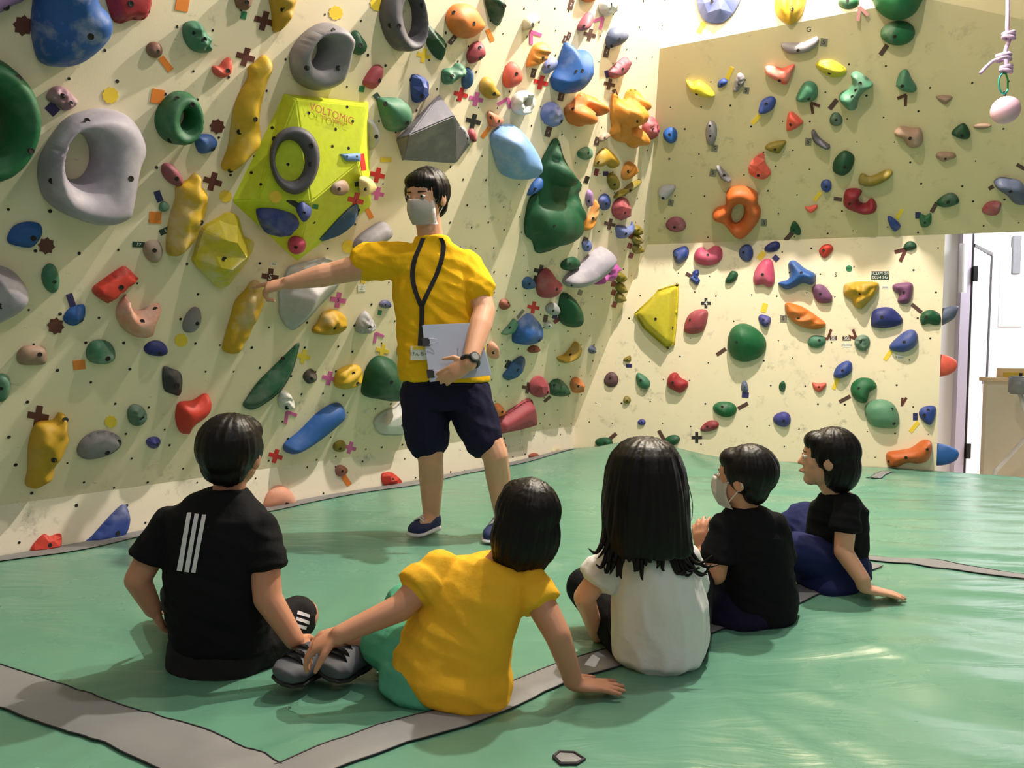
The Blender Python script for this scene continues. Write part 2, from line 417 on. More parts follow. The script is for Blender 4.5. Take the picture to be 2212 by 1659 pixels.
def make_bolt():
    bm = bmesh.new(); N = 10
    def ring(r, z): return [bm.verts.new((r * math.cos(i * 2 * math.pi / N), r * math.sin(i * 2 * math.pi / N), z)) for i in range(N)]
    rs = [ring(1.0, -0.5), ring(1.0, 0.14), ring(0.75, 0.16), ring(0.62, 0.08)]
    for a, b in zip(rs, rs[1:]):
        for i in range(N): bm.faces.new((a[i], a[(i + 1) % N], b[(i + 1) % N], b[i]))
    bm.faces.new(rs[-1])
    me = bm_mesh('bolt', bm); me.materials.append(M['dark']); return me
BOLT = make_bolt()
HOLDS = []   # dicts for labels
SURF_TXT = {'overhang_panel': 'wall', 'kick_board': 'pale kickboard'}

def hold(shape, col, desc, k='dome', H=None, b=None, hole=None, ch=0.22, sharp=False, bumps=None, name='climbing_hold', cat='climbing hold', res=None, seed=None, tilt=None, comp=1.0):
    rng = random.Random(len(HOLDS) * 7 + 3 if seed is None else seed)
    if isinstance(shape, tuple): S = ell_px(*shape, rng=rng)
    elif sharp: S = np.array(shape, float)
    else: S = catmull(shape)
    c = (S.max(0) + S.min(0)) / 2 if not isinstance(shape, tuple) else np.array(shape[:2], float)
    h = hit(*c)
    if h is None: print('MISS', desc, c); return None
    c0, n, _, sname = h; c0 = Vector(c0); n = Vector(n).normalized()
    ex = Vector((0, 0, 1)).cross(n); ex = ex.normalized() if ex.length > 1e-3 else Vector((1, 0, 0))
    ey = n.cross(ex).normalized()
    def loc2(px): q = on_plane(px[0], px[1], c0, n) - c0; return (q.dot(ex), q.dot(ey))
    raw = np.array([loc2(p) for p in S])
    ext = raw.max(0) - raw.min(0); mn = min(ext)
    # thickness from the slimmest inner radius
    Hh = H if H else 0.0
    if not H:
        Hh = min(0.16, 0.42 * mn) if k != 'flat' else min(0.10, 0.3 * mn)
    elif H < 3: Hh = H
    # silhouette correction: outline is what the eye sees, base lies on the wall
    pc = np.array(project(c0)); pa = np.array(project(c0 + n * Hh)); d = (pa - pc)
    S2 = c + (S - c) * (1 - 0.07 * comp) - d * 0.33 * comp
    poly = np.array([loc2(p) for p in S2])
    nres = 40 if max(ext) < 0.25 else 64
    if not sharp: poly = resample(poly, nres)
    polys = [poly]; hpoly = None
    if hole:
        hp = ell_px(hole[0], hole[1], hole[2] * 2, hole[3] * 2, hole[4] if len(hole) > 4 else 0)
        hp = c + (hp - c) - d * 0.33 * comp
        hpoly = resample(np.array([loc2(p) for p in hp]), 26); polys.append(hpoly)
    mnp, mxp = poly.min(0), poly.max(0)
    step = max(mxp - mnp) / (res or ((24 if k in ('groove', 'lump') else 14) if max(ext) < 0.25 else 34))
    if k == 'facet': step = max(mxp - mnp) / (res or 4.2)
    gx = np.arange(mnp[0], mxp[0], step); gy = np.arange(mnp[1], mxp[1], step * 0.87)
    gp = np.array([(x + (j % 2) * step / 2 + rng.uniform(-.12, .12) * step * (2.5 if k == 'facet' else 1), y) for j, y in enumerate(gy) for x in gx])
    def dist(p):
        dd = seg_dist(p, poly)
        if hpoly is not None: dd = np.minimum(dd, seg_dist(p, hpoly))
        return dd
    ok = inside(gp, poly)
    if hpoly is not None: ok &= ~inside(gp, hpoly)
    gp = gp[ok]
    if len(gp):
        dg = dist(gp); keep = dg > step * (0.30 if k != 'facet' else 0.35); gp = gp[keep]; dg = dg[keep]
    if not len(gp):
        gp = np.array([poly.mean(0)]); dg = dist(gp)
    dmax = dg.max(); q = np.clip(dg / dmax, 0, 1)
    if hpoly is not None:
        do_, di_ = seg_dist(gp, poly), seg_dist(gp, hpoly); wd = do_ + di_
        q = np.clip(np.minimum(do_ / (0.36 * wd), di_ / (0.64 * wd)), 0, 1)
    if k == 'flat': z = np.clip(q / 0.4, 0, 1); z = z * z * (3 - 2 * z) * 0.85 + 0.15 * q
    elif k == 'cone': z = q ** 0.9
    elif k == 'facet': z = np.array([rng.uniform(0.75, 1.0) for _ in q]) * np.clip(q * 1.6, 0.3, 1)
    else: z = np.sqrt(np.clip(1 - (1 - q) ** 2, 0, 1))
    sd = rng.uniform(0, 50); sc = max(ext)
    td = tilt if tilt is not None else (rng.uniform(-.25, .25), rng.uniform(-.3, .25))
    pp = gp - gp.mean(0)
    z = z * (1 + td[0] * pp[:, 0] / sc * 2 + td[1] * pp[:, 1] / sc * 2)
    amp = {'lump': .36, 'groove': .12, 'dome': .10, 'flat': .05, 'cone': .08}.get(k, 0)
    fr = {'lump': 6.0, 'groove': 3}.get(k, 2.2)
    grv = np.zeros(len(z))
    for i in range(len(z)):
        v = noise.noise(Vector((pp[i, 0] / sc * fr + sd, pp[i, 1] / sc * fr, sd)))
        z[i] += amp * v * min(1, q[i] * 2)
        if k == 'groove':
            grv[i] = 0.11 * math.sin((pp[i, 0] * math.cos(sd) + pp[i, 1] * math.sin(sd)) / sc * 26 + 2 * v) * min(1, q[i] * 2)
    z = np.clip(z, 0.1, 1.4) * Hh
    if bumps:
        z = z * 0.45
        for bx_, by_, br_, bh_ in bumps:
            bc_ = np.array(loc2((bx_, by_))); rr_ = abs(loc2((bx_ + br_, by_))[0] - bc_[0]) + 1e-6
            rr2_ = abs(loc2((bx_, by_ + br_))[1] - bc_[1]) + 1e-6
            t_ = 1 - ((gp[:, 0] - bc_[0]) / rr_) ** 2 - ((gp[:, 1] - bc_[1]) / rr2_) ** 2
            z = np.maximum(z, bh_ * np.sqrt(np.clip(t_, 0, 1)) * np.clip(q * 3, 0.2, 1))
    z = z + grv * Hh
    rim = 0.14 * Hh if k not in ('flat', 'facet') else 0.22 * Hh
    nb = sum(len(p) for p in polys)
    allp = np.vstack(polys + [gp]); zz = np.r_[np.full(nb, rim), z]
    edges, o0 = [], 0
    for p in polys:
        edges += [(o0 + i, o0 + (i + 1) % len(p)) for i in range(len(p))]; o0 += len(p)
    vo, eo, fo, ov_, oe, of = delaunay_2d_cdt([Vector(p) for p in allp], edges, [], 0, 1e-7)
    zmap = np.zeros(len(vo))
    for i, src in enumerate(ov_): zmap[i] = zz[src[0]] if src else rim
    vv = np.array([(p.x, p.y) for p in vo])
    cen = np.array([vv[list(f)].mean(0) for f in fo])
    good = inside(cen, poly)
    if hpoly is not None: good &= ~inside(cen, hpoly)
    verts = [(vv[i, 0], vv[i, 1], zmap[i]) for i in range(len(vv))]
    faces = [tuple(f) for f, g in zip(fo, good) if g]
    # side walls and back
    from collections import Counter
    cnt = Counter()
    for f in faces:
        for a_, b_ in zip(f, f[1:] + f[:1]): cnt[(a_, b_)] += 1
    bnd = [(a_, b_) for (a_, b_) in cnt if (b_, a_) not in cnt]
    low = {}
    for a_, b_ in bnd:
        for v_ in (a_, b_):
            if v_ not in low:
                low[v_] = len(verts); verts.append((vv[v_, 0] * 0.992, vv[v_, 1] * 0.992, 0.0008))
    side = [(b_, a_, low[a_], low[b_]) for a_, b_ in bnd]
    me = mesh_from(name, verts, faces + side)
    if k != 'facet': me.polygons.foreach_set('use_smooth', [True] * len(faces) + [False] * len(side))
    me.materials.append(hmat(col, ch))
    o = link(name, me)
    mw = Matrix((ex, ey, n)).transposed().to_4x4(); mw.translation = c0; o.matrix_world = mw
    tag(o, cat=cat, group='climbing holds on the walls')
    # bolts
    if b is None: b = [(c[0] + rng.uniform(-.08, .12) * (S[:, 0].max() - S[:, 0].min()), c[1] + rng.uniform(0, .18) * (S[:, 1].max() - S[:, 1].min()))] if mn > 0.045 and not hole else []
    tree = BVHTree.FromPolygons(verts, faces)
    mwi = mw.inverted()
    for (bx, by) in b:
        l, nn_, _, _ = tree.ray_cast(mwi @ CAM, (mwi.to_3x3() @ ray(bx, by)).normalized())
        if l is None: continue
        if nn_.z < 0: nn_ = -nn_
        nn_ = (nn_ + Vector((0, 0, 1))).normalized()
        bo = bpy.data.objects.new('bolt', BOLT); C.objects.link(bo); bo.parent = o
        r = min(0.0105, mn * 0.10)
        bm_ = nn_.to_track_quat('Z', 'Y').to_matrix().to_4x4() @ Matrix.Scale(r, 4); bm_.translation = l
        bo.matrix_local = bm_
    HOLDS.append(dict(o=o, desc=desc, px=tuple(c), surf=sname, loc=c0.copy()))
    return o

# big geometric volumes first: other holds are screwed onto them
def volume(base_px, top, facets, col_mat, desc, extra_name):
    c = np.mean(base_px, axis=0); c0, n, _, _ = hit(*c); c0 = Vector(c0); n = Vector(n).normalized()
    pts = [on_plane(x, y, c0, n) + n * 0.001 for x, y in base_px] + [on_plane(x, y, c0 + n * h, n) for x, y, h in top]
    ex = Vector((0, 0, 1)).cross(n).normalized(); ey = n.cross(ex)
    mw = Matrix((ex, ey, n)).transposed().to_4x4(); mw.translation = c0; mi = mw.inverted()
    bm = bmesh.new(); bv = [bm.verts.new(mi @ p) for p in pts]
    for f in facets: bm.faces.new([bv[i] for i in f])
    bmesh.ops.triangulate(bm, faces=list(bm.faces))
    bmesh.ops.bevel(bm, geom=[e for e in bm.edges if e.is_manifold and e.calc_face_angle(0) > 0.15], offset=0.006, segments=2, affect='EDGES')
    me = bm_mesh('climbing_volume', bm); o = link('climbing_volume', me, col_mat); o.matrix_world = mw
    tag(o, cat='climbing hold', group='climbing holds on the walls')
    HOLDS.append(dict(o=o, desc=desc, px=tuple(c), surf='overhang_panel', loc=c0.copy()))
    m2 = me.copy(); m2.transform(mw)
    b2 = bmesh.new(); b2.from_mesh(m2); EXTRA.append((BVHTree.FromBMesh(b2), extra_name)); b2.free()
    return o
M['lime_vol'] = hold_mat('lime_volume', (202, 214, 46), 0.06, 0.5)
vol = volume([(612, 203), (797, 221), (801, 445), (640, 563), (501, 434)],
             [(640, 214, 0.075), (792, 228, 0.09), (774, 352, 0.16), (672, 437, 0.17), (556, 432, 0.07)],
             [(0, 5, 6, 1), (5, 9, 8, 6), (6, 8, 7), (1, 6, 7, 2), (0, 4, 9, 5), (4, 3, 9), (9, 3, 8), (7, 8, 3, 2)],
             M['lime_vol'], 'large lime yellow faceted volume', 'volume')
M['grey_vol'] = hold_mat('grey_volume', (112, 108, 118), 0.2, 0.5)
vol2 = volume([(855, 300), (948, 203), (1016, 310), (985, 352), (870, 348)], [(884, 292, 0.12), (982, 250, 0.13)],
              [(0, 1, 5), (1, 6, 5), (1, 2, 6), (2, 3, 6), (5, 6, 3, 4), (4, 0, 5)], M['grey_vol'], 'large grey pyramid volume', 'volume')

H_ = hold
# ---- left overhanging wall, upper part
H_([(-40,-40),(70,-40),(60,0),(30,15),(0,33),(-40,45)], 'lilac', 'lilac sloper')
H_([(82,-60),(80,0),(75,60),(80,100),(95,145),(130,155),(175,151),(215,122),(240,88),(246,55),(235,20),(215,0),(190,-60)], 'blue', 'huge round blue sloper dusted with chalk', ch=.75, b=[(196,79)], H=.17)
H_([(226,-40),(232,10),(245,48),(262,55),(285,47),(312,47),(327,32),(334,0),(330,-40)], 'red', 'broad dark red block', k='flat', b=[(283,8)])
H_((-20,256,216,290,0), 'green', 'huge dark green doughnut ring', hole=(-31,263,38,60), H=.11, b=[(40,168),(68,326)], ch=.1)
H_([(100,207),(115,187),(140,187),(160,205),(173,222),(160,236),(140,242),(125,230),(103,218)], 'pinkgrey', 'dusty pink pitted block', k='lump', b=[(135,207),(153,223)])
H_((335,108,38,38,0), 'brown', 'small round brown knob', b=[(342,111)])
H_([(508,-25),(546,-25),(546,6),(536,24),(516,20),(509,5)], 'brown', 'reddish brown stub', b=[(534,5)])
H_([(399,50),(425,43),(440,55),(447,68),(464,85),(460,92),(462,108),(455,117),(430,117),(410,105),(397,80)], 'teal', 'ridged green crag', k='lump', b=[(422,72),(441,85)], ch=.1)
H_([(459,145),(466,142),(475,143),(485,130),(498,123),(504,135),(502,155),(495,165),(480,171),(463,161)], 'coral', 'small coral red horned jug', b=[(493,153)], ch=.05)
H_([(577,111),(594,127),(593,150),(579,177),(570,215),(561,253),(565,291),(558,324),(528,357),(498,380),(482,377),(480,365),(495,327),(500,291),(507,243),(523,197),(542,162),(542,139),(558,127)], 'yellow', 'longest wavy yellow pinch', k='lump', b=[(552,258),(583,127),(517,285),(498,369)], H=.07, ch=.45)
H_([(583,-40),(644,-40),(636,20),(628,45),(612,65),(600,75),(592,70),(590,30)], 'gold', 'yellow tapering pinch', k='lump', H=.06)
H_([(338,266),(348,228),(381,197),(417,200),(434,228),(436,266),(417,304),(381,318),(351,301)], 'green', 'mid-sized green doughnut ring', hole=(396,256,9,18,8), H=.09, b=[(383,214),(415,226),(368,303)], ch=.12)
H_([(84,354),(101,316),(142,258),(190,235),(241,229),(291,248),(322,291),(327,330),(310,365),(300,410),(289,460),(282,477),(244,493),(201,493),(141,473),(100,443),(84,400)], 'lilacgrey', 'giant pale grey doughnut ring', hole=(167,340,38,54), H=.13, b=[(188,261),(283,386),(112,391),(308,279)], ch=.35)
H_([(421,299),(429,290),(457,290),(472,304),(471,316),(461,329),(437,335),(426,324)], 'blue', 'small blue pentagonal hold', b=[(460,322)], ch=.1)
H_((373,378,62,36,52), 'mauve', 'mauve egg-shaped hold', b=[(382,386)], ch=.4)
H_([(428,369),(440,380),(437,398),(450,410),(453,440),(440,480),(425,520),(400,550),(375,562),(362,552),(365,500),(373,460),(383,430),(384,405),(395,392),(412,385)], 'yellow', 'chalky yellow knuckled pinch', k='lump', b=[(435,481)], H=.08, ch=.6)
H_((355,447,24,24,0), 'teal', 'tiny round green knob')
H_([(538,513),(559,527),(538,574),(500,622),(481,632),(470,625),(423,576),(424,555),(434,520),(445,492),(483,470),(502,458),(521,465),(531,500)], 'lemon', 'big chalk-white and yellow split block', k='facet', b=[(485,560)], H=.13, ch=.8, res=5)
H_((332,543,42,54,-10), 'tan', 'grey-brown rounded hold', b=[(334,541)], ch=.4)
H_([(199,626),(210,615),(265,577),(280,578),(300,598),(300,607),(240,655),(230,658),(203,640)], 'scarlet', 'orange-red rectangular edge', k='flat', b=[(262,621)], ch=.3)
H_([(137,690),(150,668),(178,657),(187,663),(185,690),(165,706),(145,702)], 'blue', 'blue leaf-shaped edge', k='cone', b=[(176,692)], ch=.08)
H_((111,602,40,70,-8), 'teal', 'upright teal green pod', b=[(118,609)])
H_([(-40,575),(20,580),(50,600),(65,630),(55,660),(20,690),(-40,710)], 'lilacgrey', 'pale grey bulging sloper', H=.12, ch=.4)
H_([(15,512),(30,488),(60,478),(88,482),(95,497),(92,512),(70,537),(30,532),(16,525)], 'blue', 'rough blue boulder hold', k='flat', ch=.05, b=[(72,515)])
H_([(275,636),(280,650),(286,664),(300,674),(315,672),(330,665),(354,657),(345,678),(336,705),(332,725),(310,735),(290,731),(270,717),(257,697),(252,680),(258,658)], 'peach', 'chalky peach jug with two horns', b=[(307,695),(336,668)], ch=.7)
H_((417,693,38,62,25), 'grey', 'grey egg-shaped hold', b=[(426,699)], ch=.4)
H_((338,754,54,36,5), 'navy', 'dark blue cut oval', b=[(345,763)])
H_([(37,765),(55,748),(95,748),(105,765),(100,788),(70,792),(40,788)], 'tan', 'tan rounded brick hold', b=[(86,766)])
H_([(186,765),(195,742),(215,734),(240,740),(253,760),(250,780),(225,790),(195,785)], 'teal', 'teal green domed hold', b=[(233,775)], ch=.4)
H_((4,838,44,66,0), 'teal', 'green pod at the edge of the wall')
H_([(354,793),(375,797),(393,805),(398,825),(393,857),(375,855),(355,843)], 'charcoal', 'charcoal grey wedge', k='cone', b=[(383,833)])
H_([(555,603),(568,607),(577,640),(572,660),(556,690),(537,725),(510,765),(490,770),(482,760),(490,725),(500,690),(510,655),(520,640),(535,625),(545,610)], 'yellow', 'chalky yellow segmented pinch', k='lump', H=.07, ch=.6, b=[])
H_([(135,890),(149,898),(150,927),(155,945),(142,976),(124,1008),(113,1040),(69,1062),(56,1055),(61,1026),(64,962),(78,919),(95,910),(122,907)], 'gold', 'large lower yellow knobbly pinch', k='lump', H=.085, b=[(117,994),(142,907)], ch=.1)
H_((215,963,104,62,-20), 'grey', 'grey oval scooped hold', k='flat', b=[(232,978),(257,955)], ch=.3)
H_((297,898,44,50,0), 'sage', 'sage green lumpy knob', k='lump', b=[(307,903)])
H_((333,957,34,27,0), 'indigo', 'small purple-blue cone', k='cone', b=[(340,960)])
H_([(384,880),(393,870),(420,867),(440,855),(452,850),(460,862),(457,885),(440,905),(415,922),(405,942),(390,938),(381,910)], 'scarlet', 'bright red scooped jug', b=[(440,908)], ch=.03)
# kickboard
H_([(68,1182),(95,1153),(110,1158),(135,1152),(132,1188),(100,1195),(70,1197)], 'scarlet', 'red three-pointed foothold', k='facet', b=[(108,1178)], ch=.05)
H_([(180,1181),(200,1160),(240,1115),(270,1087),(280,1095),(287,1125),(275,1160),(250,1174)], 'royal', 'blue triangular foothold', k='flat', b=[(255,1152)], ch=.25)
H_([(573,1100),(578,1070),(595,1050),(615,1048),(635,1065),(641,1094),(610,1108)], 'peach', 'pale pink domed foothold', b=[(620,1088)], ch=.3)
H_((738,1017,26,28,0), 'rust', 'little round rust foothold')
H_([(825,1025),(832,1020),(850,1021),(872,1042),(855,1050),(830,1049)], 'scarlet', 'red wedge foothold', k='facet', ch=.05)
H_((1204,977,22,26,10), 'beige', 'beige wrinkled foothold', k='groove')
H_((1154,985,24,14,0), 'rust', 'rust brown foothold in the corner')
# ---- left wall, middle
H_([(632,142),(634,111),(660,73),(698,48),(731,48),(751,71),(753,88),(747,114),(746,152),(731,187),(690,203),(655,190),(637,167)], 'grey', 'thick grey doughnut ring', hole=(681,109,15,29,8), H=.11, b=[(721,66),(663,147),(731,147)], ch=.25)
H_([(755,95),(760,72),(772,64),(785,80),(793,95),(790,112),(778,122),(758,112)], 'forest', 'small dark green nose-shaped hold', b=[(779,98)], ch=.05)
H_([(785,180),(795,160),(808,143),(820,138),(830,145),(828,165),(820,185),(808,195),(792,190)], 'rose', 'rose red teardrop', b=[(820,174)], ch=.3)
H_([(824,43),(838,87),(858,113),(875,116),(898,101),(913,58),(910,0),(900,-30),(870,-42),(838,-22),(825,15)], 'dgrey', 'tall dark grey ring', hole=(883,38,15,42,-2), H=.08, b=[(862,56),(843,55),(912,12)], ch=.2)
H_([(920,52),(927,49),(945,67),(965,87),(969,107),(962,130),(955,134),(939,121),(924,93)], 'dgreen', 'dark green crescent', k='cone', b=[(962,98),(940,66)])
H_([(970,25),(985,8),(1010,6),(1030,15),(1045,38),(1052,52),(1045,68),(1025,84),(1000,86),(978,72),(966,45)], 'orange', 'large smooth orange sloper', b=[(1024,51),(981,28)], ch=.1)
H_([(1052,-20),(1090,-20),(1097,20),(1090,45),(1080,60),(1065,45),(1055,15)], 'dgreen', 'dark green shield', k='cone', b=[(1090,13)])
H_([(1012,115),(1022,95),(1040,88),(1048,105),(1045,125),(1020,140),(1011,128)], 'rose', 'pinkish red pebble', b=[(1037,104),(1037,126)], ch=.1)
H_([(956,165),(960,150),(980,146),(990,135),(1005,140),(1006,160),(990,172),(970,185),(958,180)], 'teal', 'double-lobed green hold', k='lump', b=[(978,165)])
H_((1011,170,24,50,5), 'steel', 'steel blue pod', b=[(1003,165)])
H_([(891,165),(905,160),(925,172),(930,185),(926,212),(908,224),(893,218)], 'royal', 'blue crumpled hold', k='facet', b=[(913,208)], ch=.15)
H_([(1040,175),(1050,165),(1062,168),(1070,185),(1082,203),(1075,213),(1060,217),(1043,205),(1037,190)], 'mustard', 'mustard yellow dimpled hold', b=[(1068,203)])
H_((1108,163,36,64,8), 'coral', 'coral orange upright oval', b=[(1116,160)], ch=.15)
H_((1130,222,46,58,20), 'white', 'white openwork coral-like hold', k='lump', hole=(1133,218,6,8), b=[])
H_([(818,215),(835,209),(870,212),(890,230),(893,262),(880,280),(870,288),(840,285),(828,262)], 'teal', 'wide grey-green leaf sloper', b=[(880,265),(833,224)], ch=.25)
H_((637,345,116,160,-4), 'dgrey', 'slate grey ring on the lime volume', hole=(627,347,32,45,-4), H=.045, b=[(670,355),(595,390),(592,300),(672,315)], ch=.15)
H_((735,407,42,28,-35), 'tan', 'dusty brown-pink nub', ch=.3)
H_([(550,462),(560,454),(600,456),(640,470),(651,490),(640,503),(628,514),(590,513),(565,500)], 'royal', 'large blue lumpy fist on the lime volume', k='lump', b=[(640,501)], ch=.2, H=.06)
H_([(638,452),(652,440),(666,446),(675,456),(670,470),(650,475)], 'royal', 'small blue knuckle', b=[(657,460)], ch=.1, H=.05)
H_((641,532,42,40,0), 'pink', 'round pink knob', b=[(639,534)], ch=.25)
H_([(732,332),(781,330),(781,349),(748,349)], 'sky', 'flat pale blue plate', k='flat', sharp=True, b=[(750,338),(771,338)], H=.012, ch=.1)
H_([(778,441),(782,454),(776,473),(744,503),(711,523),(692,525),(708,506),(738,473),(763,449)], 'steel', 'slender steel blue blade', k='cone', b=[(774,455)], ch=.3, H=.05)
H_([(764,536),(775,515),(800,495),(835,478),(850,500),(833,522),(790,542),(775,546)], 'grey', 'pale grey rounded wedge', ch=.4, b=[(777,537)])
H_([(781,385),(795,380),(804,400),(800,420),(786,425)], 'cream', 'cream shell-like hold')
H_([(791,262),(805,258),(818,280),(818,305),(803,327),(795,315)], 'silver', 'pale grey half-round hold', b=[(813,295)])
H_([(993,278),(1001,272),(1013,290),(1020,306),(1012,314),(1000,308)], 'silver', 'flat white bar with bolt holes', k='flat', b=[(1002,288),(1008,300)], H=.02)
H_((1021,293,19,34,-5), 'rose', 'small red button hold', b=[(1023,303)])
H_([(1053,245),(1062,240),(1085,252),(1088,262),(1075,275),(1058,272)], 'salmon', 'salmon two-hole foothold', b=[(1078,262),(1061,254)])
H_([(1068,300),(1085,275),(1115,267),(1140,290),(1160,320),(1170,350),(1165,380),(1145,394),(1110,392),(1085,370)], 'sky', 'big pale blue ball with seams', ch=.35, H=.15, b=[])
H_([(1141,425),(1150,400),(1165,382),(1172,386),(1166,410)], 'blue', 'blue spike')
H_([(1228,93),(1243,95),(1254,107),(1275,107),(1277,130),(1272,165),(1251,197),(1231,208),(1205,200),(1196,179),(1198,168),(1211,145)], 'blue', 'big blue scooped jug', b=[(1245,155),(1258,153)], ch=.25, H=.12)
H_([(1140,145),(1148,115),(1160,95),(1180,90),(1186,110),(1175,135),(1160,145),(1145,147)], 'amber', 'amber wrinkled hold', k='groove', b=[(1174,126)])
H_((1188,142,22,44,28), 'periw', 'pale blue slit hold')
H_([(1130,65),(1135,40),(1155,32),(1170,38),(1155,55),(1142,66)], 'beige', 'beige beak-shaped hold')
H_((1268,48,24,50,32), 'mauve', 'dark mauve bean', b=[(1262,58)])
H_((1315,14,40,46,10), 'white', 'white tangled hold', k='lump', b=[(1320,10)])
H_((1273,-8,44,28,0), 'orange', 'orange hold cut by the wall top')
H_([(1313,80),(1325,60),(1345,58),(1357,70),(1350,90),(1335,102),(1315,105)], 'slate', 'slate blue teardrop', b=[(1338,85),(1322,99)])
H_([(1315,158),(1330,140),(1352,122),(1362,128),(1358,145),(1345,165),(1325,172)], 'mauve', 'mauve slanted oval', k='flat', b=[(1345,150)])
H_((1195,248,48,58,0), 'periw', 'periwinkle blue cracked boulder', k='lump', b=[(1213,262)], ch=.3)
H_([(1227,235),(1245,220),(1262,200),(1280,205),(1300,215),(1310,235),(1295,255),(1280,268),(1260,278),(1238,272),(1228,255)], 'orange', 'bulbous orange boulder', k='lump', b=[(1288,250),(1238,236)], ch=.3, H=.12, bumps=[(1248,248,26,.13),(1275,225,24,.13),(1290,243,20,.11),(1262,262,24,.1)])
H_([(1330,200),(1345,212),(1355,215),(1365,192),(1380,190),(1398,210),(1395,240),(1385,260),(1390,280),(1392,310),(1385,325),(1370,325),(1360,315),(1340,310),(1325,295),(1328,275),(1325,250)], 'amber', 'orange cluster of ribbed shells', k='groove', b=[(1378,262)], H=.12, ch=.1, bumps=[(1380,220,22,.12),(1350,243,32,.15),(1372,298,30,.13)])
H_((1407,278,32,56,5), 'rose', 'crimson pitted hold', k='lump', b=[(1411,280)])
H_([(1203,295),(1211,292),(1217,304),(1225,333),(1246,373),(1267,396),(1266,411),(1260,420),(1269,451),(1263,480),(1260,509),(1212,545),(1169,559),(1160,548),(1156,532),(1140,519),(1137,493),(1143,455),(1150,431),(1167,414),(1173,376),(1176,347)], 'forest', 'giant dark green wave feature', H=.12, b=[(1198,488),(1208,313)], ch=.06, bumps=[(1190,485,58,.17),(1235,455,36,.12),(1205,370,34,.15),(1200,330,20,.10),(1195,525,60,.09)])
H_((1266,332,34,30,-20), 'teal', 'small green cap', b=[(1271,331)])
H_([(1285,360),(1295,330),(1315,320),(1336,345),(1325,366),(1311,356),(1300,362)], 'mustard', 'yellow bridge-shaped hold', b=[(1293,352)])
H_((1360,370,28,44,20), 'amber', 'orange grooved pod', k='groove')
H_((1305,296,30,12,-45), 'tan', 'thin brown twisted bar')
H_((1326,392,24,40,-15), 'olive', 'olive lime crescent')
H_([(1325,430),(1335,415),(1350,408),(1365,395),(1387,387),(1375,402),(1358,415),(1342,425)], 'olive', 'olive branch-shaped hold', H=.04)
H_((1274,428,14,40,5), 'lilac', 'narrow lilac hold')
H_([(1262,502),(1266,478),(1278,455),(1288,430),(1294,440),(1290,465),(1278,492)], 'amber', 'orange spiny curved hold', k='groove')
H_((1307,437,24,40,8), 'royal', 'deep blue pod', b=[(1310,440)])
H_((1345,452,40,52,10), 'rose', 'raspberry faceted hold', k='facet', b=[(1350,460)])
H_([(1333,490),(1345,487),(1365,490),(1370,478),(1371,490),(1355,510),(1337,517)], 'periw', 'blue hooked wedge')
for i, (x, y) in enumerate([(1377,498),(1377,518),(1378,538),(1342,600),(1342,622),(1341,644)]):
    H_((x, y, 21, 24, 0), 'olive', ('top', 'middle', 'bottom')[i % 3] + ' olive knot of the ' + ('upper' if i < 3 else 'lower') + ' chain of three', k='lump', b=[], H=.045)
H_((1269,531,20,28,10), 'periw', 'small periwinkle stub')
H_((1233,571,42,30,-25), 'forest', 'smooth green oval')
H_([(1222,615),(1230,600),(1260,575),(1290,545),(1310,533),(1320,540),(1317,560),(1300,590),(1275,615),(1250,627),(1230,625)], 'lilacgrey', 'long pale grey banana', ch=.4, b=[(1236,616)])
H_([(1281,615),(1300,595),(1308,575),(1320,560),(1334,568),(1341,582),(1325,592),(1322,610),(1305,606),(1295,617)], 'hotpink', 'bright pink flower-shaped hold', k='lump', ch=.05)
H_([(1162,625),(1163,605),(1175,585),(1190,580),(1203,600),(1213,610),(1205,630),(1190,645),(1170,645)], 'rose', 'red-mauve horned hold', b=[(1203,625)])
H_((1143,613,28,30,-20), 'steel', 'dark blue chip beside the yellow sleeve')
H_([(1215,645),(1225,632),(1240,640),(1252,660),(1253,685),(1240,708),(1225,708),(1213,690)], 'forest', 'bent green slipper-shaped hold', b=[(1227,643)], ch=.15)
H_((1195,668,30,30,0), 'silver', 'grey-white pitted stub')
H_([(1176,702),(1188,692),(1193,708),(1182,712)], 'white', 'small red and white wedge')
H_([(1111,740),(1115,710),(1130,690),(1150,677),(1165,690),(1176,708),(1170,735),(1150,748),(1120,747)], 'blue', 'blue ball with a pointed cap', ch=.35, b=[(1165,735)], H=.1)
H_([(1085,722),(1100,705),(1114,688),(1118,700),(1105,718),(1090,725)], 'teal', 'thin green sliver')
H_((1091,658,24,26,0), 'rust', 'small orange-brown pebble', b=[(1098,655)])
H_((1154,755,28,18,-8), 'rust', 'flat rust-brown chip')
H_((1066,758,22,40,0), 'peach', 'peach lump behind the folder')
H_((870,755,22,40,10), 'salmon', 'orange lump behind the yellow shirt')
H_([(1089,815),(1100,800),(1115,780),(1135,770),(1138,790),(1125,810),(1100,825)], 'steel', 'faceted steel blue wedge', k='facet', b=[(1120,800)], ch=.2)
H_([(1206,775),(1220,770),(1235,755),(1248,738),(1255,745),(1250,765),(1238,780),(1215,787)], 'mustard', 'yellow banana crescent')
H_((1281,756,18,20,0), 'bluegrey', 'tiny purple-grey cone', k='cone')
H_((1168,838,44,50,5), 'rose', 'raspberry pink faceted boulder', k='facet', b=[(1183,848)])
H_((1208,840,44,40,0), 'forest', 'green rounded hold near the corner', b=[(1198,833)])
H_((1247,833,26,36,10), 'orange', 'orange bubbly nub', k='lump')
H_([(1072,922),(1080,905),(1110,885),(1147,862),(1157,870),(1158,915),(1130,930),(1080,941),(1071,936)], 'rose', 'large wine red ramp', k='flat', ch=.05, H=.09, b=[])
H_((1077,887,24,30,20), 'orange', 'orange stub', b=[(1085,890)])
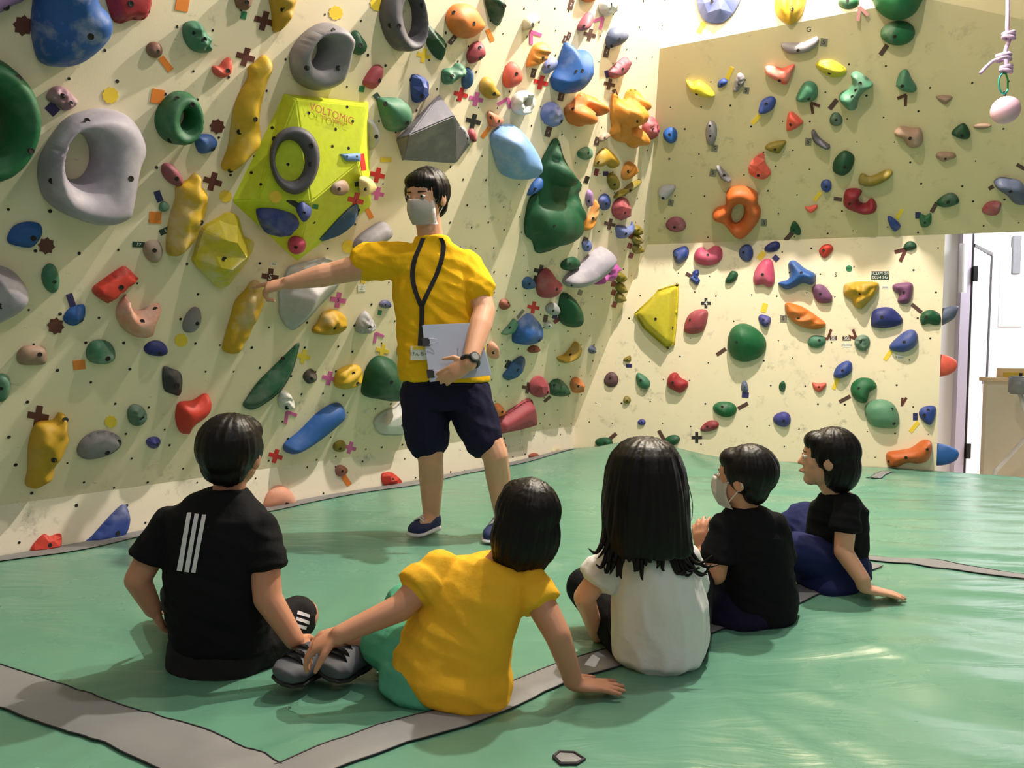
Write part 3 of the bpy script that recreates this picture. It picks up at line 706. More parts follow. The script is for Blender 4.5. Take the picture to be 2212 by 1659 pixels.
H_((1086,962,16,18,0), 'scarlet', 'red nub behind the dark shorts')
# ---- left wall, lower middle
H_([(635,574),(679,563),(722,557),(746,590),(741,622),(700,666),(673,696),(641,721),(624,716),(608,687),(607,660),(605,636),(614,617),(624,587)], 'palegrey', 'big pale grey creased wing', k='cone', b=[(640,713)], H=.12, ch=.4, tilt=(.1,-.5))
H_([(675,717),(689,698),(700,677),(725,668),(752,685),(753,706),(738,723),(711,728),(684,725)], 'gold', 'yellow and chalk-grey twin bulge', k='lump', b=[(723,708)], ch=.6)
H_([(770,715),(775,690),(792,672),(805,685),(812,705),(800,720),(780,724)], 'silver', 'silver grey gnarled hold', k='lump', b=[(799,707)])
H_((833,658,28,20,0), 'navy', 'navy and white chip', ch=.5)
H_([(655,738),(650,765),(640,800),(622,835),(595,865),(550,892),(525,885),(535,865),(560,830),(600,790),(635,755)], 'forest', 'long dark green blade', k='cone', H=.07, ch=.15, b=[(612,775)])
H_([(656,818),(660,805),(675,797),(688,812),(685,825),(668,831)], 'dbrown', 'dark brown pointed nub', k='cone', b=[(674,818)])
H_([(723,828),(730,805),(750,792),(775,788),(786,800),(785,820),(775,835),(750,844),(728,840)], 'yellow', 'bright yellow ribbed boulder', k='groove', b=[(773,829),(764,807)], ch=.15)
H_([(789,860),(790,830),(800,795),(820,772),(845,773),(865,790),(872,820),(870,865),(850,873),(820,868)], 'forest', 'dark green helmet-shaped sloper', b=[(846,826)], ch=.1)
H_((618,866,34,46,-15), 'white', 'white skull-like hold', k='lump', b=[(620,881)])
H_([(612,975),(617,962),(650,935),(690,895),(720,875),(742,870),(752,885),(748,905),(720,930),(680,960),(640,982),(620,985)], 'blue', 'long sky blue sausage-shaped rail', b=[], ch=.05, H=.08)
H_([(810,915),(825,895),(855,880),(882,862),(885,935),(845,945),(820,940)], 'white', 'white scooped ledge', k='flat', b=[(870,918)])
H_((735,965,30,26,-25), 'olive', 'small olive chip')
# ---- shaded overhanging panel of the back wall
H_([(1684,95),(1690,93),(1735,92),(1765,78),(1772,85),(1768,100),(1745,115),(1705,119),(1687,108)], 'grey', 'long grey curved rail', b=[(1724,109)], ch=.3)
H_((1940,73,80,58,0), 'green', 'shiny green dome', b=[(1933,79)], ch=.3)
H_([(1878,-50),(2002,-50),(1990,10),(1965,35),(1930,41),(1900,25),(1884,0)], 'green', 'huge green ball at the wall top', ch=.05, b=[], H=.14)
H_((1833,4,50,30,0), 'green', 'green round jug', b=[(1831,2)])
H_([(1503,10),(1508,-25),(1600,-25),(1592,15),(1565,45),(1540,50),(1515,40)], 'periw', 'big light blue faceted sloper', k='facet', b=[(1538,3)], ch=.2)
H_([(1670,5),(1680,-25),(1740,-25),(1740,10),(1730,35),(1710,53),(1690,45),(1675,30)], 'yellow', 'yellow wrinkled bulb', k='groove', b=[(1711,20)], ch=.05)
H_([(1650,145),(1665,142),(1690,148),(1718,138),(1715,155),(1700,185),(1680,178),(1655,165)], 'coral', 'coral red flared jug', b=[(1684,174)], ch=.5)
H_([(1759,140),(1775,130),(1800,130),(1830,150),(1825,165),(1800,170),(1775,158)], 'lemon', 'lemon yellow lens-shaped hold', b=[(1792,158)], k='cone', ch=.1)
H_([(1479,173),(1495,178),(1510,173),(1535,190),(1546,210),(1530,213),(1505,208),(1488,195)], 'lemon', 'bright yellow twisted edge', b=[(1505,203)], ch=.1)
H_((1560,180,26,17,-35), 'royal', 'tiny blue chip')
H_([(1582,200),(1584,182),(1592,160),(1602,157),(1610,168),(1606,185),(1598,192),(1594,200)], 'grey', 'grey two-bump hold', k='lump', b=[(1595,183)])
H_([(1638,235),(1645,217),(1665,208),(1677,215),(1672,235),(1655,247),(1638,247)], 'royal', 'blue comma-shaped hold', b=[(1655,225)], ch=.05)
H_([(1718,212),(1735,180),(1755,176),(1768,190),(1765,215),(1745,223),(1722,222)], 'teal', 'green nose-shaped hold', b=[(1747,213)], ch=.15)
H_([(1838,160),(1855,154),(1885,177),(1887,187),(1868,200),(1855,218),(1850,238),(1830,240),(1810,218),(1815,203),(1832,195),(1840,180)], 'teal', 'green bone-shaped hold', b=[(1858,180),(1849,195),(1841,209)], ch=.15)
H_([(1935,178),(1945,155),(1960,150),(1970,170),(1982,190),(1975,203),(1950,200),(1937,190)], 'teal', 'grey-green twisted hold', b=[(1949,186)])
H_([(2020,208),(2058,208),(2050,222),(2040,227)], 'tan', 'small tan arrowhead hold', k='cone', b=[])
H_([(1697,280),(1700,250),(1710,241),(1735,262),(1733,270),(1715,282),(1700,285)], 'coral', 'coral triangular jug', b=[(1708,269)], ch=.1)
H_((1806,259,30,33,0), 'forest', 'round green button hold', b=[(1806,259)])
H_((1448,293,34,36,-15), 'blue', 'blue ring-nosed hold', b=[(1446,291)], ch=.1)
H_((1536,288,27,58,4), 'grey', 'upright grey oval', b=[(1534,294),(1533,272)])
H_([(1751,285),(1758,280),(1770,298),(1795,318),(1785,324),(1765,315),(1755,305)], 'dgrey', 'dark grey bean', b=[])
H_([(1930,285),(1945,273),(1970,277),(1990,278),(1997,300),(1990,318),(1965,322),(1950,302),(1935,297)], 'tan', 'tan kidney-shaped hold', b=[(1966,299)])
H_([(2054,290),(2070,272),(2085,267),(2097,285),(2095,300),(2075,302)], 'dgreen', 'dark green triangular hold', b=[(2078,293)])
H_((2122,273,42,14,-5), 'tan', 'thin flat brown edge')
H_([(2020,338),(2030,328),(2060,330),(2067,340),(2050,347),(2035,351)], 'tan', 'small grey-tan edge', b=[(2042,343)])
H_([(1651,318),(1665,308),(1699,304),(1690,325),(1680,334),(1655,325)], 'olive', 'olive yellow chip', b=[(1674,323)])
H_([(1615,365),(1625,345),(1648,330),(1655,355),(1667,375),(1660,385),(1645,391),(1620,380)], 'coral', 'coral pink faceted rock', k='facet', b=[(1638,379)], ch=.15)
H_([(1797,360),(1805,340),(1825,325),(1845,335),(1847,350),(1838,372),(1820,383),(1800,375)], 'dgreen', 'dark green rounded boulder', b=[(1825,361)])
H_([(1852,388),(1860,375),(1880,382),(1915,368),(1931,370),(1925,385),(1900,400),(1875,406),(1855,400)], 'olive', 'long olive ledge', b=[(1884,403)], ch=.3)
H_([(1545,362),(1552,357),(1566,372),(1580,388),(1578,395),(1562,392),(1552,380)], 'grey', 'grey peanut-shaped hold', b=[(1564,379)])
H_([(1419,415),(1430,402),(1458,401),(1456,415),(1440,433),(1425,430)], 'silver', 'silver grey shell hold', b=[(1432,428)])
H_([(1534,466),(1545,451),(1566,444),(1566,417),(1583,402),(1613,402),(1639,417),(1639,440),(1647,455),(1643,478),(1628,500),(1606,519),(1587,515),(1572,493),(1560,481),(1542,478)], 'dorange', 'large orange clover ring with a hollow', hole=(1593,463,13,23,15), H=.10, b=[], ch=.05)
H_((1460,486,48,34,5), 'mauve', 'pinkish mauve block', k='flat', b=[(1457,491)])
H_((1785,402,25,30,10), 'royal', 'small blue oval', b=[(1785,404)])
H_([(1737,445),(1745,448),(1765,442),(1765,452),(1752,461),(1742,455)], 'coral', 'tiny coral jug', b=[])
H_([(1819,440),(1825,412),(1850,408),(1863,415),(1854,428),(1858,440),(1872,442),(1885,430),(1897,445),(1892,460),(1865,465),(1840,458),(1825,452)], 'crimson', 'dark crimson C-shaped hold', b=[(1836,440)], ch=.1)
H_([(1705,498),(1715,477),(1730,495),(1728,510),(1712,505)], 'forest', 'small green leaf-shaped hold', b=[(1715,497)])
H_([(2022,438),(2035,425),(2055,417),(2070,425),(2073,440),(2050,449),(2028,448)], 'forest', 'green lozenge hold', b=[(2048,437)])
H_([(1985,475),(1988,462),(2000,466),(2012,460),(2013,480),(2005,492),(1990,492)], 'green', 'green tooth-shaped hold', b=[(1998,481)])
H_([(1916,470),(1925,468),(1945,485),(1945,495),(1932,502),(1922,490)], 'royal', 'small blue comma', b=[])
H_([(2145,395),(2160,384),(2190,388),(2212,398),(2230,440),(2195,445),(2175,425),(2155,412)], 'slate', 'grey-blue bat-wing hold', b=[(2183,414)], ch=.3)
H_([(2120,455),(2135,437),(2160,436),(2165,445),(2155,465),(2130,466)], 'crimson', 'dark crimson half-round hold', b=[])
# ---- lower part of the back wall
H_([(1453,540),(1480,530),(1489,540),(1485,558),(1465,571),(1455,560)], 'royal', 'blue cushion-shaped hold', b=[(1461,556)])
H_([(1496,552),(1505,535),(1520,532),(1525,540),(1545,528),(1560,535),(1562,555),(1550,570),(1525,575),(1502,568)], 'pink', 'wide pink notched hold', b=[(1529,551)], ch=.1)
H_((1612,546,34,40,8), 'royal', 'blue round hold', b=[(1606,545)])
H_((1669,533,38,23,-20), 'navy', 'navy flat oval')
H_([(1768,540),(1778,528),(1792,526),(1801,534),(1796,546),(1782,558),(1772,552)], 'scarlet', 'orange-red heart-shaped hold', b=[(1779,540)], ch=.05)
H_((1966,531,30,22,-8), 'dgreen', 'dark green flat oval')
H_([(1488,602),(1494,594),(1496,585),(1508,581),(1511,590),(1508,598),(1513,606),(1506,617),(1496,610)], 'royal', 'small blue figure-eight hold', k='lump', b=[])
H_([(1565,608),(1570,597),(1580,584),(1592,586),(1595,595),(1587,608),(1572,613)], 'forest', 'small green kidney-shaped hold', b=[])
H_([(1625,600),(1632,578),(1650,558),(1668,560),(1674,585),(1674,612),(1662,623),(1648,615),(1630,617)], 'pink', 'pink pear-shaped hold', b=[(1647,593)], ch=.15)
H_([(1701,570),(1708,560),(1720,562),(1740,578),(1763,590),(1765,605),(1755,616),(1735,612),(1715,622),(1695,627),(1678,615),(1681,610),(1700,604),(1706,590)], 'blue', 'big blue three-armed hook', b=[(1731,589)], ch=.1, H=.1)
H_([(1469,608),(1466,677),(1459,747),(1441,758),(1387,711),(1365,677),(1409,636),(1420,622),(1443,614)], 'lemon', 'large yellow broken-rock volume', k='flat', sharp=True, b=[(1416,689),(1452,708),(1462,616),(1442,751)], H=.13, ch=.05)
H_([(1475,705),(1485,680),(1505,667),(1528,668),(1530,685),(1520,715),(1500,723),(1478,720)], 'rose', 'mauve rose leaf-shaped boulder', b=[(1491,691)], ch=.1)
H_([(1637,685),(1645,678),(1665,685),(1664,700),(1655,708),(1642,700)], 'indigo', 'small blue two-hole chip', b=[(1649,692),(1657,699)])
H_((1611,741,89,89,0), 'green', 'large smooth green ball', b=[(1592,739)], ch=.05, H=.14, seed=5)
H_([(1753,625),(1762,613),(1780,615),(1797,635),(1800,645),(1795,655),(1765,653)], 'purple', 'dusky mauve diamond-shaped hold', b=[(1772,635)], ch=.1)
H_([(1819,625),(1825,610),(1860,605),(1895,607),(1902,615),(1890,640),(1875,655),(1860,670),(1843,660),(1840,648),(1822,638)], 'gold', 'yellow fungus-like ledge', k='lump', b=[(1858,634)], H=.1, ch=.3)
H_([(1927,615),(1945,609),(1972,610),(1973,630),(1965,655),(1945,657),(1938,650),(1943,635),(1930,628)], 'purple', 'purple seven-shaped hold', b=[(1953,632)], ch=.05)
H_([(1692,655),(1705,652),(1735,662),(1770,685),(1787,700),(1780,710),(1755,713),(1720,702),(1698,680)], 'orange', 'long orange grooved leaf', k='groove', b=[(1725,687)], ch=.05)
H_([(1879,700),(1883,672),(1905,662),(1930,665),(1952,688),(1948,702),(1915,710),(1885,708)], 'navy', 'big navy blue mussel-shaped hold', b=[(1905,685)], ch=.05)
H_([(1986,685),(1995,672),(2015,668),(2033,680),(2033,700),(2020,703),(2005,700),(1990,703)], 'forest', 'dark green saddle-shaped hold', b=[(2001,685)], ch=.05)
H_([(1743,738),(1755,724),(1780,726),(1785,740),(1770,752),(1750,750)], 'teal', 'green pebble with a side bump', b=[(1770,735)], ch=.1)
H_((1863,740,36,38,0), 'sage', 'grey-green lumpy pebble', b=[(1859,737)], k='lump')
H_([(1919,750),(1935,730),(1960,712),(1978,712),(1986,730),(1978,750),(1955,762),(1930,760)], 'royal', 'blue half-moon sloper', b=[(1953,739)], ch=.1)
H_([(1799,810),(1808,790),(1830,778),(1842,785),(1840,805),(1820,818),(1803,817)], 'royal', 'glossy blue bean-shaped hold', b=[(1820,801)], ch=.05)
H_((1320,820,32,36,0), 'plum', 'plum brown round hold', b=[(1318,817)], k='flat', ch=.05)
H_([(1372,812),(1380,804),(1400,818),(1405,832),(1395,842),(1378,835)], 'teal', 'green slanted pod', b=[(1384,822)], ch=.05)
H_([(1438,825),(1445,808),(1460,803),(1470,815),(1487,825),(1485,838),(1470,851),(1455,845),(1442,838)], 'red', 'brick red kidney-shaped boulder', b=[(1453,827)], ch=.05)
H_([(1346,776),(1354,770),(1362,768),(1363,780),(1352,782)], 'olive', 'tiny olive chip')
H_((1354,864,18,18,0), 'olive', 'tiny olive round nub')
H_((1386,912,18,15,0), 'indigo', 'tiny navy nub')
H_([(1600,840),(1603,824),(1613,824),(1617,845),(1606,847)], 'bluegrey', 'small purple-grey faceted nub', k='facet')
H_((1690,835,16,24,0), 'forest', 'tiny green diamond nub')
H_([(1754,825),(1765,828),(1785,826),(1784,836),(1770,848),(1757,840)], 'coral', 'small coral scoop', b=[(1769,836)], ch=.05)
H_([(1836,846),(1840,826),(1860,814),(1885,818),(1897,836),(1880,848),(1872,872),(1850,868)], 'green', 'green disc with a bite', b=[(1855,839)], ch=.05)
H_([(1865,885),(1880,865),(1910,861),(1935,875),(1946,905),(1940,925),(1920,928),(1880,920)], 'lgreen', 'large pale green slab', b=[(1931,915),(1927,884)], ch=.1)
H_([(1984,895),(1990,880),(2010,875),(2024,880),(2020,905),(2010,920),(1995,912)], 'royal', 'blue thumb-shaped hold', b=[(1997,897),(2005,886)], ch=.3)
H_([(1911,988),(1916,977),(1940,973),(1967,968),(1990,953),(2003,948),(2016,954),(2017,975),(2007,997),(1985,1004),(1960,1002),(1934,1012),(1916,1008)], 'dorange', 'orange-brown dog-bone rail', b=[(1957,989),(2003,971),(1921,997)], ch=.05)
H_((1566,884,56,36,5), 'green', 'green dome behind the black-haired child', b=[(1560,879)])
H_((1533,921,44,24,-20), 'crimson', 'maroon oval', b=[(1528,922)])
H_((1452,951,36,24,-15), 'forest', 'green two-hole foothold', b=[(1442,955)])
H_((1305,957,42,26,5), 'forest', 'half-hidden green foothold by the corner')
H_((1690,906,40,36,0), 'indigo', 'blue hold above the seated children')
# holds screwed to the hidden edge of the back wall, sticking out into the doorway
def edge_hold(px, py, w, h, rot, col, desc):
    bp = atR(sE, on_plane(2034, py, B, nR).z)
    c0 = bp - nR * 0.05
    n = uR.copy(); ex = Vector((0, 0, 1)).cross(n).normalized(); ey = n.cross(ex)
    sc = (c0 - CAM).length / FPX
    bm = bmesh.new(); bmesh.ops.create_icosphere(bm, subdivisions=3, radius=1.0)
    bmesh.ops.delete(bm, geom=[v for v in bm.verts if v.co.z < -0.02], context='VERTS')
    for v in bm.verts:
        f = 1 + 0.12 * noise.noise(v.co * 1.7 + Vector((px, 0, 0)))
        tip = v.co.z * rot
        v.co = Vector((v.co.x * 0.045 * f, v.co.y * h * sc / 2 * f + tip * h * sc * 0.5, max(0.0, v.co.z) * w * sc * f + 0.001))
    me = bm_mesh('climbing_hold', bm); o = link('climbing_hold', me, hmat(col, .15), smooth=True)
    mw = Matrix((ex, ey, n)).transposed().to_4x4(); mw.translation = c0; o.matrix_world = mw
    tag(o, cat='climbing hold', group='climbing holds on the walls')
    HOLDS.append(dict(o=o, desc=desc, px=(px, py), surf='edge', loc=c0))
edge_hold(2046, 686, 30, 34, 0.9, 'slate', 'grey thumb-shaped hold jutting into the doorway')
edge_hold(2044, 790, 30, 44, 0, 'coral', 'coral hold jutting into the doorway')
edge_hold(2044, 984, 38, 44, 0, 'blue', 'blue hold jutting into the doorway')

# ------------------------------------------------------------------ tape markers
TC = dict(brown=(92, 42, 34), orange=(232, 132, 48), yellow=(238, 202, 60), purple=(54, 40, 92), navy=(46, 42, 98), green=(44, 122, 76), red=(206, 40, 40), pink=(206, 96, 160),
          black=(40, 40, 38), dark=(84, 56, 50), grey=(128, 122, 108), maroon=(130, 44, 56), white=(232, 230, 222), dgreen=(40, 64, 50))
TM = {k: simple_mat(k + '_tape', v, 0.55, var=0.06, scale=40) for k, v in TC.items()}
TAPES = []
def rotp(pts, cx, cy, rot):
    r = R(rot); return [(cx + x * math.cos(r) - y * math.sin(r), cy + x * math.sin(r) + y * math.cos(r)) for x, y in pts]
def text_mesh(s, size):
    cu = bpy.data.curves.new('lettering', 'FONT'); cu.body = s; cu.size = size; cu.align_x = 'CENTER'; cu.align_y = 'CENTER'; cu.resolution_u = 3
    ob = bpy.data.objects.new('tmp', cu); C.objects.link(ob); dg = bpy.context.evaluated_depsgraph_get(); dg.update()
    me = bpy.data.meshes.new_from_object(ob.evaluated_get(dg)); bpy.data.objects.remove(ob); return me
def tape(kind, cx, cy, s, rot=0, col='brown', h=None, text=None, tcol='ink', trot=0, tsize=None):
    hh = hit(cx, cy)
    if hh is None: return None
    c0, n, _, sn = hh; c0 = Vector(c0); n = Vector(n).normalized()
    if kind == 'cross':
        a, b_ = s / 2, s * 0.15
        ps = [[(-b_, -a), (b_, -a), (b_, -b_), (a, -b_), (a, b_), (b_, b_), (b_, a), (-b_, a), (-b_, b_), (-a, b_), (-a, -b_), (-b_, -b_)]]
    elif kind == 'star':
        ps = [[((s / 2 if i % 2 == 0 else s * 0.39) * math.cos(i * math.pi / 8), (s / 2 if i % 2 == 0 else s * 0.39) * math.sin(i * math.pi / 8)) for i in range(16)]]
    elif kind == 'badge':
        ps = [[((s / 2 if i % 2 == 0 else s * 0.43) * math.cos(i * math.pi / 10), (s / 2 if i % 2 == 0 else s * 0.43) * math.sin(i * math.pi / 10)) for i in range(20)]]
    elif kind == 'dot':
        ps = [[(s / 2 * math.cos(i * math.pi / 8), s / 2 * math.sin(i * math.pi / 8)) for i in range(16)]]
    elif kind == 'fork':
        a = s
        ps = [[(-a * .13, 0), (a * .13, 0), (a * .13, a), (-a * .13, a)], rotp([(-a * .13, -a * .05), (a * .13, -a * .05), (a * .13, a * .85), (-a * .13, a * .85)], 0, 0, h or -52)]
    else:
        hw, hh2 = s / 2, (h or s) / 2
        ps = [[(-hw, -hh2), (hw, -hh2), (hw, hh2), (-hw, hh2)]]
    ex = Vector((0, 0, 1)).cross(n).normalized(); ey = n.cross(ex)
    mw = Matrix((ex, ey, n)).transposed().to_4x4(); mw.translation = c0; mi = mw.inverted()
    vs, fs = [], []
    for li, pl in enumerate(ps):
        q_ = [mi @ on_plane(x, y, c0, n) for x, y in rotp(pl, cx, cy, rot)]
        k = len(q_); b0 = len(vs)
        vs += [(v.x, v.y, 0.0022 + li * 0.0006) for v in q_] + [(v.x, v.y, 0.0004) for v in q_]
        fs += [list(range(b0, b0 + k)), list(range(b0 + 2 * k - 1, b0 + k - 1, -1))] + [[b0 + i, b0 + k + i, b0 + k + (i + 1) % k, b0 + (i + 1) % k] for i in range(k)]
    bm = bmesh.new(); bv = [bm.verts.new(v) for v in vs]
    for f in fs: bm.faces.new([bv[i] for i in f])
    bmesh.ops.recalc_face_normals(bm, faces=bm.faces)
    me = bpy.data.meshes.new('tape_marker'); bm.to_mesh(me); bm.free(); me.materials.append(TM[col])
    o = link('tape_marker', me); o.matrix_world = mw; tag(o, cat='tape marker', group='tape markers on the walls')
    if text:
        sz = (tsize or s * 0.5) * (c0 - CAM).length / FPX
        t = link('lettering', text_mesh(text, sz), M[tcol], o); t.matrix_local = Matrix.Translation((0, 0, 0.0032)) @ Matrix.Rotation(-R(trot), 4, 'Z')
    nm = {'cross': 'tape cross', 'star': 'star sticker', 'badge': 'round scalloped sticker', 'dot': 'dot sticker', 'fork': 'forked tape mark', 'rect': 'tape strip'}[kind]
    TAPES.append(dict(o=o, desc=(col if col not in ('dark', 'dgreen') else {'dark': 'dark brown', 'dgreen': 'dark green'}[col]) + ' ' + nm + (' lettered ' + text if text and text.isalnum() else ''), px=(cx, cy), loc=c0))
    return o
T = tape
for x, y, s in [(50,55,46),(469,273,34),(100,531,38),(120,704,38)]: T('star', x, y, s, 8, 'brown')
for x, y, s, r, t in [(530,123,40,16,None),(570,45,42,16,None),(459,392,40,16,None),(583,598,36,8,'S'),(82,899,46,10,None)]:
    T('cross', x, y, s, r, 'brown', text=t, tcol='white_ink', tsize=18)
for x, y, s, r, c, t in [(768,433,34,14,'red','S'),(815,418,28,14,'pink',None),(815,378,32,14,'red',None),(730,648,34,10,'pink','S'),(786,597,30,10,'yellow','S'),(711,817,30,12,'pink',None),
        (756,967,26,16,'pink',None),(595,985,30,16,'red',None),(995,204,30,14,'red',None),(1028,214,30,14,'pink',None),(1022,262,32,14,'black',None),(1168,178,30,14,'red',None),
        (1274,75,26,14,'dark',None),(1316,182,24,14,'dark',None),(1317,484,24,14,'dark',None),(1167,586,28,14,'black',None),(1152,664,26,10,'red',None),(1140,838,24,12,'dark',None),
        (655,770,30,14,'yellow',None),(826,757,28,14,'yellow',None),(915,120,30,14,'yellow',None),(1525,655,22,0,'black','4'),(1505,945,23,0,'black',None)]:
    T('cross', x, y, s, r, c, text=t, tcol='ink' if c != 'black' else 'white_ink', tsize=14)
for x, y, s in [(238,206,37),(391,735,30),(487,424,28),(595,425,29),(752,533,30),(725,28,32),(815,8,34)]: T('badge', x, y, s, 10, 'yellow')
T('badge', 239, 911, 28, 10, 'yellow')
for x, y, w_, h_, r, c in [(113,235,22,26,-45,'purple'),(340,208,27,31,10,'orange'),(358,138,14,36,-38,'orange'),(394,6,28,36,10,'orange'),(526,33,12,16,10,'green'),(342,424,14,24,-20,'navy'),
        (335,470,26,25,3,'orange'),(153,648,14,28,-18,'purple'),(171,788,26,20,-6,'orange'),(748,1038,12,24,-35,'orange'),(781,192,11,13,10,'green'),(1058,76,10,28,-25,'orange'),
        (632,437,26,12,35,'black'),(681,446,12,10,10,'green'),(797,460,10,26,-28,'orange'),(783,350,10,36,-8,'red'),(820,675,8,10,10,'green'),(833,345,24,10,0,'yellow'),
        (1050,285,9,30,38,'orange'),(1311,160,8,16,-15,'purple'),(1308,375,11,10,0,'purple'),(1288,372,9,15,15,'maroon'),(1268,388,8,15,20,'dgreen'),
        (1363,510,9,12,20,'maroon'),(1360,531,9,12,20,'maroon'),(1363,552,9,12,20,'maroon'),(1325,613,9,12,20,'maroon'),(1325,632,9,12,20,'maroon'),(1327,658,9,13,20,'maroon'),
        (1515,60,12,26,28,'yellow'),(1576,158,9,28,25,'yellow'),(1633,258,9,24,40,'yellow'),(1766,424,8,24,38,'yellow'),(1943,462,8,24,30,'yellow'),(1983,465,12,14,0,'navy'),
        (1645,552,12,20,40,'yellow'),(1676,558,13,12,45,'navy'),(1651,665,12,20,15,'yellow'),(1359,790,13,8,0,'navy'),(1610,853,15,12,5,'navy'),(1918,768,9,24,35,'yellow'),
        (1805,829,9,26,22,'yellow'),(1977,900,10,16,0,'navy'),(1975,922,9,28,40,'yellow'),(1263,520,10,16,20,'dark'),(1156,604,9,18,20,'dgreen'),(1178,688,9,16,10,'dark'),(1198,684,10,10,20,'purple'),(1205,690,22,8,-38,'maroon'),
        (1182,862,18,6,-40,'dark'),(1124,678,6,22,38,'grey'),(1097,787,9,18,25,'black'),(1253,632,9,12,20,'grey'),(2025,1006,8,12,40,'yellow')]:
    T('rect', x, y, w_, r, c, h=h_)
for x, y, w_, h_, r, t in [(357,498,26,12,-25,'5'),(299,528,26,12,3,'57'),(977,86,10,22,38,'5'),(817,213,12,26,-35,'5'),(1220,85,8,16,20,'5'),(1228,78,8,18,20,'5'),(1310,112,11,24,12,'5'),(1184,285,12,22,15,'5'),
        (1212,208,12,20,15,'5'),(1233,10,11,22,15,'5'),(1152,158,10,20,12,'5'),(1057,706,10,14,8,'5'),(1289,305,10,18,15,'3'),(1328,200,9,14,-20,'5'),(775,397,18,10,-5,'5')]:
    T('rect', x, y, w_, r, 'dgreen' if x < 900 else 'dark', h=h_, text=t, tcol='white_ink', tsize=9, trot=r)
for x, y, s, r in [(1780,91,15,8),(1612,195,13,8),(1544,320,13,8),(1746,306,14,5),(1540,373,14,10),(1449,438,12,10),(1650,481,13,5),(1692,688,14,0)]:
    T('rect', x, y, s, r, 'grey', h=s * 1.15, text='5', tcol='ink', tsize=12, trot=8)
for x, y, w_, h_, r in [(1909,108,10,26,35),(1800,225,10,26,38),(1704,511,10,24,42),(2018,448,9,24,30),(2141,405,12,8,-30),(2205,360,20,8,30),(1810,430,18,8,8),(1558,760,8,24,55),(1980,666,8,28,-50),
        (1825,862,8,27,62),(1605,877,8,24,62),(1430,942,8,28,-30),(1322,944,8,24,50),(1488,594,14,8,30),(1266,388,8,15,20)]:
    T('rect', x, y, w_, r, 'dark', h=h_)
for x, y, s, r, a, c in [(1097,213,26,60,-75,'pink'),(1147,68,28,0,-70,'pink'),(1303,38,26,15,55,'pink'),(812,719,22,10,-75,'pink'),(620,890,26,8,-80,'pink'),(1857,16,30,8,-55,'brown'),(1752,222,24,-10,-60,'brown'),(1957,205,24,3,65,'brown'),
        (1957,538,30,25,50,'brown'),(1948,876,20,-150,-25,'brown'),(1788,732,22,200,-100,'brown'),(1850,732,22,160,-50,'brown')]:
    T('fork', x, y, s, r, c, h=a)
T('rect', 1800, 730, 15, 0, 'dark', h=9, text='SE', tcol='white_ink', tsize=9)
T('rect', 1829, 731, 18, 0, 'dark', h=9, text='SG', tcol='white_ink', tsize=9)
T('dot', 1834, 580, 14, 0, 'green', text='No.4', tcol='ink', tsize=6)
def plaque(cx, cy, w_, h_, text, desc, col='white', tc='ink', sz=6, rot=0, name='paper_note'):
    o = T('rect', cx, cy, w_, rot, col, h=h_, text=text, tcol=tc, tsize=sz, trot=rot)
    if o: o.name = name; TAPES[-1]['desc'] = desc; o['category'] = 'note'; o['group'] = 'notes stuck on the walls'
plaque(1901, 595, 38, 18, '3CLIM 5m\n0034 SG', 'dark green board with chalky white lettering', 'dgreen', 'white_ink', 8, 0, 'route_sign')
plaque(1912, 620, 14, 7, 'ooo', 'tiny white paper note beside the green board'); plaque(1829, 745, 18, 9, 'SG ooo', 'small white paper note under the forked brown mark')
plaque(1943, 772, 17, 8, 'S ooo', 'small white paper note under the blue half-moon hold'); plaque(781, 622, 17, 14, 'S\nooo', 'little white printed label under the yellow cross', sz=5)
plaque(591, 570, 16, 8, 'ooo', 'white scrap of paper above the brown S cross')
def wall_letter(cx, cy, s, size, desc):
    c0, n, _, sn = hit(cx, cy); n = Vector(n); ex = Vector((0, 0, 1)).cross(n).normalized(); ey = n.cross(ex)
    mw = Matrix((ex, ey, n)).transposed().to_4x4(); mw.translation = Vector(c0) + n * 0.0012
    o = link('marker_letter', text_mesh(s, size * (Vector(c0) - CAM).length / FPX), M['ink']); o.matrix_world = mw
    tag(o, label=desc, cat='letter')
wall_letter(1747, 64, 'G', 13, 'black letter G pen mark on the shaded panel above the grey rail')
wall_letter(1805, 594, 'S', 12, 'black letter S pen mark beside the green dot sticker')
# print on the lime volume
def print_on(px, py, s, size, mat, parent_thing, rot=0):
    c0, n, _, sn = hit(px, py); c0 = Vector(c0); n = Vector(n).normalized(); ex = Vector((0, 0, 1)).cross(n).normalized(); ey = n.cross(ex)
    mw = Matrix((ex, ey, n)).transposed().to_4x4(); mw.translation = c0 + n * 0.011
    o = link('lettering', text_mesh(s, size * (c0 - CAM).length / FPX), M[mat]); o.parent = parent_thing
    o.matrix_local = parent_thing.matrix_world.inverted() @ mw @ Matrix.Rotation(-R(rot), 4, 'Z'); return o
bpy.context.view_layer.update()
for bx_, by_ in [(667,244),(750,231),(762,262),(725,279),(718,316),(753,320),(622,355),(588,276),(563,398),(543,373),(679,481)]:
    c0, n, _, sn = hit(bx_, by_); c0 = Vector(c0); n = Vector(n).normalized()
    bo = bpy.data.objects.new('bolt_hole', BOLT); C.objects.link(bo); bo.parent = vol
    bo.matrix_local = vol.matrix_world.inverted() @ Matrix.Translation(c0) @ n.to_track_quat('Z', 'Y').to_matrix().to_4x4() @ Matrix.Scale(0.0065, 4)
print_on(714, 247, 'VOLTOMIC', 21, 'red_ink', vol, 4)
print_on(716, 261, '3D CLIMBING', 9, 'red_ink', vol, 4)
print_on(990, 268, 'S/K', 13, 'white_ink', vol2, 40)

